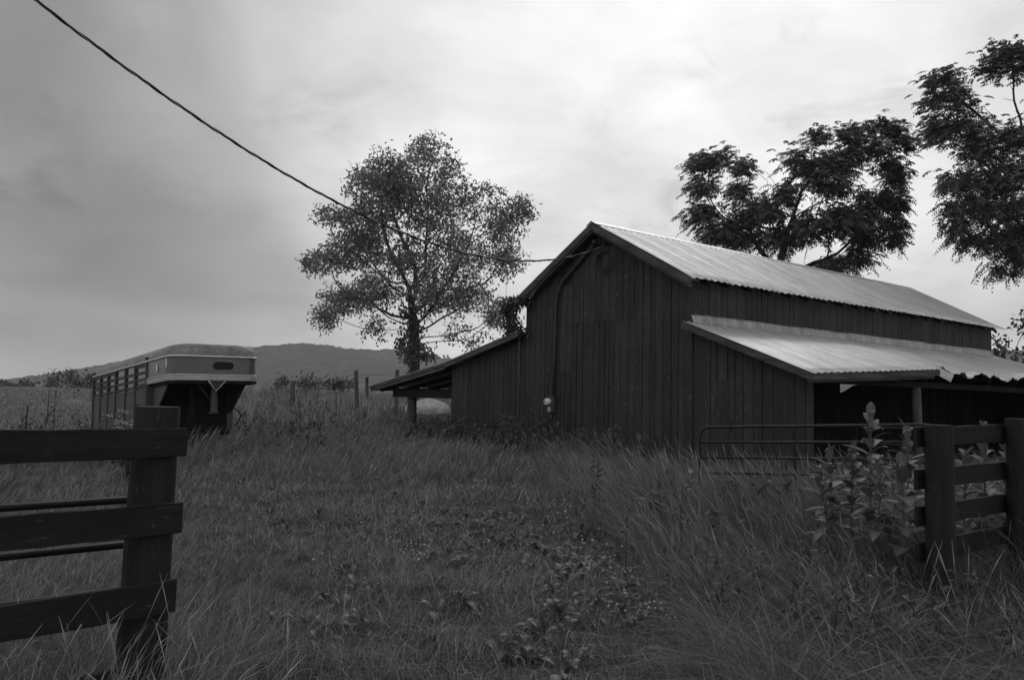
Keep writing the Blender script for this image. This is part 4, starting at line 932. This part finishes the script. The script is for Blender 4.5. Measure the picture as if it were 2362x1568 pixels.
def flowering_weed():
    p = at(312, 962, 12.5); g = float(ground_z(p[0], p[1])); root = empty('flowering_weed', (p[0], p[1], g), 0, 'tall weed with clustered small white flowers beside the trailer, behind the left gate post', 'plant'); H = p[2]-g
    mb = MB(); V, F, T = [], [], []; LP = []
    for k in range(16):
        x = random.gauss(0, .20); y = random.gauss(0, .2); z = H+random.gauss(-.06-.25*(x+.1), .07); mb.tube([(x*.2, y*.2, 0), (x*.6, y*.6, z*.6), (x, y, z)], .007, 5)
        for j in range(14):
            c = np.array([x+random.gauss(0, .05), y+random.gauss(0, .05), z+random.gauss(0, .015)]); n0 = len(V); s_ = .013
            for dx in ((1, 0, 0), (0, 1, 0), (-1, 0, 0), (0, -1, 0), (0, 0, .7), (0, 0, -.7)): V.append(c+np.array(dx)*s_)
            F += [(n0+i, n0+(i+1) % 4, n0+4) for i in range(4)]+[(n0+(i+1) % 4, n0+i, n0+5) for i in range(4)]; T += [random.uniform(.6, 1.1)]*6
        for j in range(9): LP.append((x*.9+random.gauss(0, .07), y*.9+random.gauss(0, .07), z*random.uniform(.35, .95)))
    mb.build('stems', M['bark'], root); np_mesh('flowers', np.array(V), np.array(F), M['flower'], root, np.array(T))
    C = np.array(LP); n = len(C); Vv, Ff, t = leaves(C, rand_unit(n), rand_unit(n)+np.array([[0, 0, .8]]), rng.uniform(.08, .15, n), rng.uniform(.035, .06, n), rng.uniform(.7, 1.2, n)); np_mesh('leaves', Vv, Ff, M['weed'], root, t)
flowering_weed()

# ------------------------------------------------------------------ grass
def in_barn(x, y):
    a, b = to_barn(x, y); return (a > -8.55) & (a < LW+.05) & (b > .0) & (b < BL+.3)
def in_trailer(x, y):
    dx = x+6.68; dy = y-15.42; s = dx*-.635+dy*.7725; w = dx*.7725+dy*.635; return (w > -.03) & (w < 1.83) & (s > 1.6) & (s < 6.7)
PL = [(2.0, -.8), (4.4, -1.35), (6.2, -1.75), (7.5, -2.8), (9.5, -3.8), (12.5, -4.9), (15, -5.8)]
PR = [(2.0, .75), (4.4, 1.15), (5.4, 1.30), (6.5, 1.22), (7.5, 1.10), (10, .95), (12.5, .75), (15, .0)]
def shortness(x, y):
    """1 in the mown track, 0 in the tall grass"""
    wob = (fbm(x*1.1+20, y*1.1, 3)-.45)*1.0
    l = np.interp(y, [p[0] for p in PL], [p[1] for p in PL]); r = np.interp(y, [p[0] for p in PR], [p[1] for p in PR])
    return sst(-.30, .35, x-l+wob)*sst(-.30, .35, r-x+wob)*(1-sst(11.5, 14.5, y+wob))
def tall_h(x, y):
    right = sst(.4, 1.3, x)*(1-sst(17, 20, y)); a, b = to_barn(x, y)
    h = .34+.36*right
    h = h+.16*sst(-2.2, -.6, b)*(a > -9.2)*(a < 3.2)*(x < .8)
    h = h+.10*(1-sst(3.8, 5.2, y))*(x < -.9)
    h = np.where((x < -1.5) & (y > 4.5) & (y < 13), h*.85, h)
    h = np.where((x > 1.2) & (y < 5.6), h*.92, h)
    h = np.where((x > 2.5) & (x < 5) & (y > 4.4) & (y < 6.25), h*.58, h)
    h = np.where((x > 1.8) & (x < 6) & (y > 7.6) & (y < 11.2), h*1.22, h)
    tx = x+8.0; ty = y-16.6; h = np.where((np.hypot(tx-.5, ty+.2) < 2.3), np.maximum(h, .62), h)
    h = np.where((a < -8.6) & (b > .3) & (b < 9), h*.55, h)
    return h
def scatter(n, r0, r1, p, az=46):
    u = rng.random(n); e = 2-p
    r = (r0**e+u*(r1**e-r0**e))**(1/e); a = np.radians(rng.uniform(-az, az, n)); return r*np.sin(a), r*np.cos(a), r
def blades(x, y, h, w, az, bend, face, tint, seg, head=None, z=None):
    n = len(x); z = ground_z(x, y)-.02 if z is None else z; ts = np.linspace(0, 1, seg+1); V = np.zeros((n, (seg+1)*2, 3)); lx, ly = np.sin(az), np.cos(az); fx, fy = np.cos(face), np.sin(face)
    TT = np.repeat(tint[:, None], (seg+1)*2, 1)
    for i, t in enumerate(ts):
        horiz = h*bend*t**1.9; vert = h*np.sqrt(np.maximum(t*t-(np.minimum(bend, .98)*t**1.9)**2, .02*t))*1.0
        vert = h*(t-.42*np.minimum(bend, 1.5)**1.6*t**2.2)
        if head is None: ww = w*(1-t**1.7)*.5+w*.03
        else:
            ww = w*.26*np.ones(n) if t < head else w*(1.25*math.sin(PI*min(1, max(.12, (t-head)/(1-head)*.85+.12)))+.1)*.5
            if t >= head: TT[:, 2*i:2*i+2] = tint[:, None]*1.45
        cx = x+lx*horiz; cy = y+ly*horiz; cz = z+vert
        V[:, 2*i] = np.stack([cx-fx*ww, cy-fy*ww, cz], 1); V[:, 2*i+1] = np.stack([cx+fx*ww, cy+fy*ww, cz], 1)
    b = (np.arange(n)*(seg+1)*2)[:, None, None]; i = np.arange(seg)[None, :, None]*2
    F = (b+i+np.array([0, 1, 3, 2])[None, None]).reshape(-1, 4)
    return V.reshape(-1, 3), F, TT.ravel()
def merge(parts):
    V, F, T = [], [], []; o = 0
    for v, f, t in parts: V.append(v); F.append(f+o); T.append(t); o += len(v)
    return np.concatenate(V), np.concatenate(F), np.concatenate(T)
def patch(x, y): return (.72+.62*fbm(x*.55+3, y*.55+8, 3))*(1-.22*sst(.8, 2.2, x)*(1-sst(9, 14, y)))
def near_lay(x, y): return sst(.9, 1.5, x)*(1-sst(4.8, 6.4, y))
def build_grass():
    parts = []
    # mown track: tangled short blades, denser in tufts
    x, y, r = scatter(420000, 3.0, 17, 1.15); s = shortness(x, y); tuft = fbm(x*5.5, y*5.5+2, 2); k = (rng.random(len(x)) < s*1.05) & ~in_barn(x, y) & (rng.random(len(x)) < .30+1.5*(tuft-.2)); x, y, r = x[k], y[k], r[k]; n = len(x)
    clump = fbm(x*3.1, y*3.1, 3); h = (.03+.30*clump**1.5)*rng.uniform(.4, 1.6, n)
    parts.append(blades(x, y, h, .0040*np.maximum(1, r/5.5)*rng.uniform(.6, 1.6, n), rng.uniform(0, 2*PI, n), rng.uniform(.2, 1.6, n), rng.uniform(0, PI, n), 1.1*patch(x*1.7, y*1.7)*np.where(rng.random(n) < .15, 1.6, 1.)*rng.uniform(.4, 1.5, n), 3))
    V, F, T = merge(parts); o = np_mesh('short_grass', V, F, M['grass'], None, T); tag(o, 'short trampled grass of the mown track leading from the gateway', 'grass', kind='stuff')
    parts = []
    ok = lambda x, y, r: ~in_barn(x, y) & ~in_trailer(x, y) & ~((r < 3.4) & (x > -1.5) & (x < 1.2))
    # tangled under-layer
    x, y, r = scatter(420000, 2.8, 26, 1.2); s = shortness(x, y); k = (rng.random(len(x)) > s*1.02) & ok(x, y, r) & (rng.random(len(x)) < .35+1.5*(fbm(x*4.2, y*4.2+7, 2)-.2)); x, y, r = x[k], y[k], r[k]; n = len(x)
    th = tall_h(x, y)*(1-.75*shortness(x, y)); cl = fbm(x*1.7+4, y*1.7, 3); h = th*(.25+.95*cl)*rng.uniform(.35, 1.25, n); lay = near_lay(x, y)
    az = rng.uniform(0, 2*PI, n); az = np.where(rng.random(n) < lay*.75, -2.1+rng.normal(size=n)*.7, az); bend = np.clip(rng.gamma(2.4, .30, n)+lay*.5, .05, 1.7)
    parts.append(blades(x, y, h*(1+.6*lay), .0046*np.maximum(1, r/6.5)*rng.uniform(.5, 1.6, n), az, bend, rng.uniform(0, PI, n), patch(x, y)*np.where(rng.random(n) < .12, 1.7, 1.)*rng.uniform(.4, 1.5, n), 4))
    # tussocks: blades fanning out of shared roots
    cx, cy, cr = scatter(9000, 2.9, 24, 1.2); s = shortness(cx, cy); k = (rng.random(len(cx)) > s*.97) & ok(cx, cy, cr); cx, cy, cr = cx[k], cy[k], cr[k]; m_ = 20; n = len(cx)*m_
    ca = rng.uniform(0, 2*PI, n); x = np.repeat(cx, m_)+np.cos(ca)*.05; y = np.repeat(cy, m_)+np.sin(ca)*.05; r = np.repeat(cr, m_); th = tall_h(x, y)*(1-.7*shortness(x, y))*np.repeat(rng.uniform(.5, 1.15, len(cx)), m_)
    az = PI/2-ca+rng.normal(size=n)*.4; wd = np.where(x > .6, -1.7, 1.2); az = np.where(rng.random(n) < .45, wd+rng.normal(size=n)*.7, az)
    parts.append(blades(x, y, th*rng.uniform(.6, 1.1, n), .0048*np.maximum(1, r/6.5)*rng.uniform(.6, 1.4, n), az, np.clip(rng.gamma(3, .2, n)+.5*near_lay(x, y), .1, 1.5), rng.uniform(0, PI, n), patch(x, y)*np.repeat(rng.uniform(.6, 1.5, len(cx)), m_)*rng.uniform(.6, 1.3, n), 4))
    # thin seeding stems leaning with the wind
    x, y, r = scatter(42000, 3.2, 26, 1.1); s = shortness(x, y); k = (rng.random(len(x)) > s*1.0+.01) & ok(x, y, r) & (rng.random(len(x)) < .35+1.2*(fbm(x*.9, y*.9+3, 3)-.25)) & (rng.random(len(x)) > .8*near_lay(x, y)); x, y, r = x[k], y[k], r[k]; n = len(x)
    h = tall_h(x, y)*rng.uniform(.75, 1.35, n); az = np.where(x > .3, -1.6, 1.0)+rng.normal(size=n)*.6
    parts.append(blades(x, y, h, .0040*np.maximum(1, r/5.5)*rng.uniform(.6, 1.3, n), az, np.clip(rng.gamma(3.5, .15, n), .08, 1.1), rng.uniform(0, PI, n), rng.uniform(.7, 1.4, n), 7, .82))
    # hand placed seeding stems by the left post and the right post
    fx = np.concatenate([rng.normal(-1.5, .4, 150), rng.normal(2.7, .4, 70)]); fy = np.concatenate([rng.normal(3.3, .2, 150), rng.normal(4.9, .5, 70)]); n = len(fx)
    parts.append(blades(fx, fy, rng.uniform(.4, .85, n), .0052*rng.uniform(.6, 1.3, n), rng.normal(.6, 1.4, n), np.clip(rng.gamma(3.5, .15, n), .05, 1.1), rng.uniform(0, PI, n), rng.uniform(.8, 1.4, n), 8, .8))
    V, F, T = merge(parts); o = np_mesh('tall_grass', V, F, M['grass'], None, T); tag(o, 'tall seeding meadow grass around the barn, trailer and fences', 'grass', kind='stuff')
    parts = []
    x, y, r = scatter(90000, 25, 190, 1.5, 40); k = ~in_barn(x, y) & ~in_trailer(x, y); x, y, r = x[k], y[k], r[k]; n = len(x); u = x/y
    h = np.where(u < -.42, .22, .50)*np.where((u > -.16) & (u < -.04) & (y < 30), .3, 1)*(.4+1.1*fbm(x*.35, y*.35+6, 3))*rng.uniform(.5, 1.3, n)*np.where((u > -.36) & (u < -.25) & (y < 50), 1.35, 1)
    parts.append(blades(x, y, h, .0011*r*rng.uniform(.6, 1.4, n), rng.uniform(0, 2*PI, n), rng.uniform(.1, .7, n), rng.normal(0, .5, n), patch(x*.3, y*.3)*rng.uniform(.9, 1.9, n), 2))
    V, F, T = merge(parts); o = np_mesh('field_grass', V, F, M['grass'], None, T); tag(o, 'rough pasture grass of the far field and crest', 'grass', kind='stuff')
build_grass()
def weeds():
    # leafy weeds at the barn wall and on the slope by the trailer
    C = []; st = MB()
    def plant(x, y, H, nl, sp):
        g = float(ground_z(x, y)); lx = random.gauss(0, .12)*H
        st.tube([(x, y, g-.03), (x+lx*.5, y, g+H*.55), (x+lx, y, g+H)], [.008, .006, .003], 4, False)
        for k in range(nl):
            t = random.uniform(.2, 1.0); C.append((x+lx*t+random.gauss(0, sp)*(1.2-.8*t), y+random.gauss(0, sp)*(1.2-.8*t), g+H*t))
    for k in range(170):
        a = random.uniform(-8.9, -.2); b = -random.uniform(.1, 1.5); p = barn_w(a, b, 0); plant(p[0], p[1], random.uniform(.35, .8)*(1.25 if -4.9 < a < -3.4 else 1), 24, .10)
    for k in range(90):
        Y = random.uniform(17, 40); u = random.uniform(-.36, -.23); plant(u*Y, Y, random.uniform(.35, .8), 20, .15)
    for k in range(60):
        Y = random.uniform(14, 26); u = random.uniform(-.62, -.45); x_ = u*Y
        if not in_trailer(np.array(x_), np.array(Y)): plant(x_, Y, random.uniform(.3, .7), 16, .1)
    for k in range(46):
        plant(random.uniform(1.1, 3.4), random.uniform(4.3, 6.6), random.uniform(.25, .55), 44, .12)
    for k in range(60):
        plant(random.uniform(1.0, 5.5), random.uniform(6.3, 10.5), random.uniform(.4, .85), 20, .09)
    C = np.array(C); n = len(C); D = rand_unit(n)+np.array([[0, 0, .1]]); D /= np.linalg.norm(D, axis=1, keepdims=True); ln = rng.uniform(.07, .17, n)*np.where(C[:, 1] < 7, .55, 1)
    V, F, t = diamonds(C, D, rand_unit(n)*.7+np.array([[0, 0, .8]]), ln, ln*.38, rng.uniform(.7, 1.6, n)*np.where(C[:, 1] > 24, 1.5, 1)); o = np_mesh('leafy_weeds', V, F, M['weed'], None, t); tag(o, 'leafy weeds crowding the barn wall and the slope by the trailer', 'weeds', kind='stuff')
    s = st.build('weed_stems', M['bark'], None); tag(s, 'thin stems of the leafy weeds along the barn wall and slope', 'weeds', kind='stuff')
    # broad dock and plantain leaves in the track
    V, F, T = [], [], []; cen = []
    for (x, y, k, sx, sy) in ((-.75, 8.8, 46, .8, .8), (.35, 8.6, 56, .8, 1.0), (.75, 6.3, 30, .35, .6), (-.05, 9.8, 18, 1.2, .5), (.2, 4.9, 7, .25, .2), (-1.1, 5.6, 12, .4, .4), (-2.1, 9.5, 14, .6, .9), (-.2, 6.8, 14, .9, .9), (2.0, 4.2, 5, .3, .2)):
        for i in range(k): cen.append((x+random.gauss(0, sx), y+random.gauss(0, sy)))
    for (x, y) in cen:
        g = float(ground_z(x, y)); sc = random.uniform(.5, 1.0)
        for i in range(random.randint(5, 10)):
            a = random.uniform(0, 2*PI); up = random.uniform(.35, 1.25); L_ = random.uniform(.10, .24)*sc; w = L_*random.uniform(.28, .42); d = np.array([math.cos(a)*math.cos(up), math.sin(a)*math.cos(up), math.sin(up)]); s_ = np.array([-math.sin(a), math.cos(a), 0]); n0 = len(V); tt = random.uniform(.7, 1.5)
            for j in range(5):
                q = j/4; ww = w*.5*math.sin(PI*min(1, .12+q*.88)); c = np.array([x, y, g])+d*L_*(.25+q)-np.array([0, 0, 1])*L_*.55*q*q; wav = random.uniform(-.15, .15)*ww
                V += [c-s_*ww+np.array([0, 0, ww*.35+wav]), c, c+s_*ww+np.array([0, 0, ww*.35-wav])]; T += [tt]*3
            for j in range(4):
                for e in range(2): F.append((n0+j*3+e, n0+j*3+e+1, n0+j*3+4+e, n0+j*3+3+e))
    o = np_mesh('broadleaf_weeds', np.array(V), np.array(F), M['milk'], None, np.array(T)*.62, True); tag(o, 'broad dock and plantain leaves spread over the track', 'weeds', kind='stuff')
    # clover heads
    bm = bmesh.new(); bmesh.ops.create_icosphere(bm, subdivisions=1, radius=1); bv = np.array([v.co[:] for v in bm.verts]); bf = np.array([[v.index for v in f.verts] for f in bm.faces]); bm.free()
    pts = []
    for (px, py, k, sx, sy) in ((1085, 1135, 50, 55, 12), (1330, 1190, 60, 90, 18), (1260, 1170, 30, 70, 14), (930, 1225, 35, 45, 20), (760, 1120, 16, 40, 18), (1440, 1320, 30, 60, 18), (1530, 1375, 30, 60, 14), (1500, 1430, 22, 60, 16), (950, 1275, 20, 30, 8), (700, 1300, 6, 60, 20), (1420, 1250, 20, 50, 20)):
        for i in range(k):
            q = (px+random.gauss(0, sx), py+random.gauss(0, sy)); d = ray(*q); t = (EYE-.12)/max(.02, -d[2]); pts.append((d[0]*t, d[1]*t))
    P = np.array(pts); n = len(P); z = ground_z(P[:, 0], P[:, 1])+rng.uniform(.12, .24, n); r_ = rng.uniform(.008, .0135, n)
    V = (np.stack([P[:, 0], P[:, 1], z], 1)[:, None]+bv[None]*r_[:, None, None]*np.array([1, 1, .85])).reshape(-1, 3); F = (bf[None]+(np.arange(n)*len(bv))[:, None, None]).reshape(-1, 3)
    o = np_mesh('clover_flowers', V, F, M['flower'], None, np.repeat(rng.uniform(.45, 1.0, n), len(bv)), True); tag(o, 'scattered pale clover flowers in the track grass', 'flowers', kind='stuff')
    # far hedge line in the left field
    C = []
    for k in range(2600):
        Y = random.uniform(125, 150); u = random.uniform(-.70, -.40); b_ = float(vnoise(u*60, 3)); 
        if b_ < .35: continue
        x = u*Y; C.append((x, Y, float(ground_z(x, Y))+random.random()**1.5*1.5*b_))
    C = np.array(C); n = len(C); ln = rng.uniform(.4, .8, n); V, F, t = diamonds(C, rand_unit(n), rand_unit(n), ln, ln*.6, rng.uniform(.6, 1.2, n)); o = np_mesh('far_hedge', V, F, M['leaf_far'], None, t); tag(o, 'low dark scrub line at the far edge of the left field', 'scrub', kind='stuff')
weeds()

# ------------------------------------------------------------------ haze
def haze():
    o = MB().box(-1700, 2200, -60, 1720, -8, 190).build('haze', None, None)
    m = bpy.data.materials.new('haze'); m.use_nodes = True; nt = m.node_tree; nt.nodes.clear()
    v = nt.nodes.new('ShaderNodeVolumePrincipled'); v.inputs['Color'].default_value = (.9, .9, .9, 1); v.inputs['Density'].default_value = HAZE; v.inputs['Anisotropy'].default_value = .1
    out = nt.nodes.new('ShaderNodeOutputMaterial'); nt.links.new(v.outputs[0], out.inputs['Volume']); o.data.materials.append(m); tag(o, kind='stuff')
HAZE = .00028
haze()
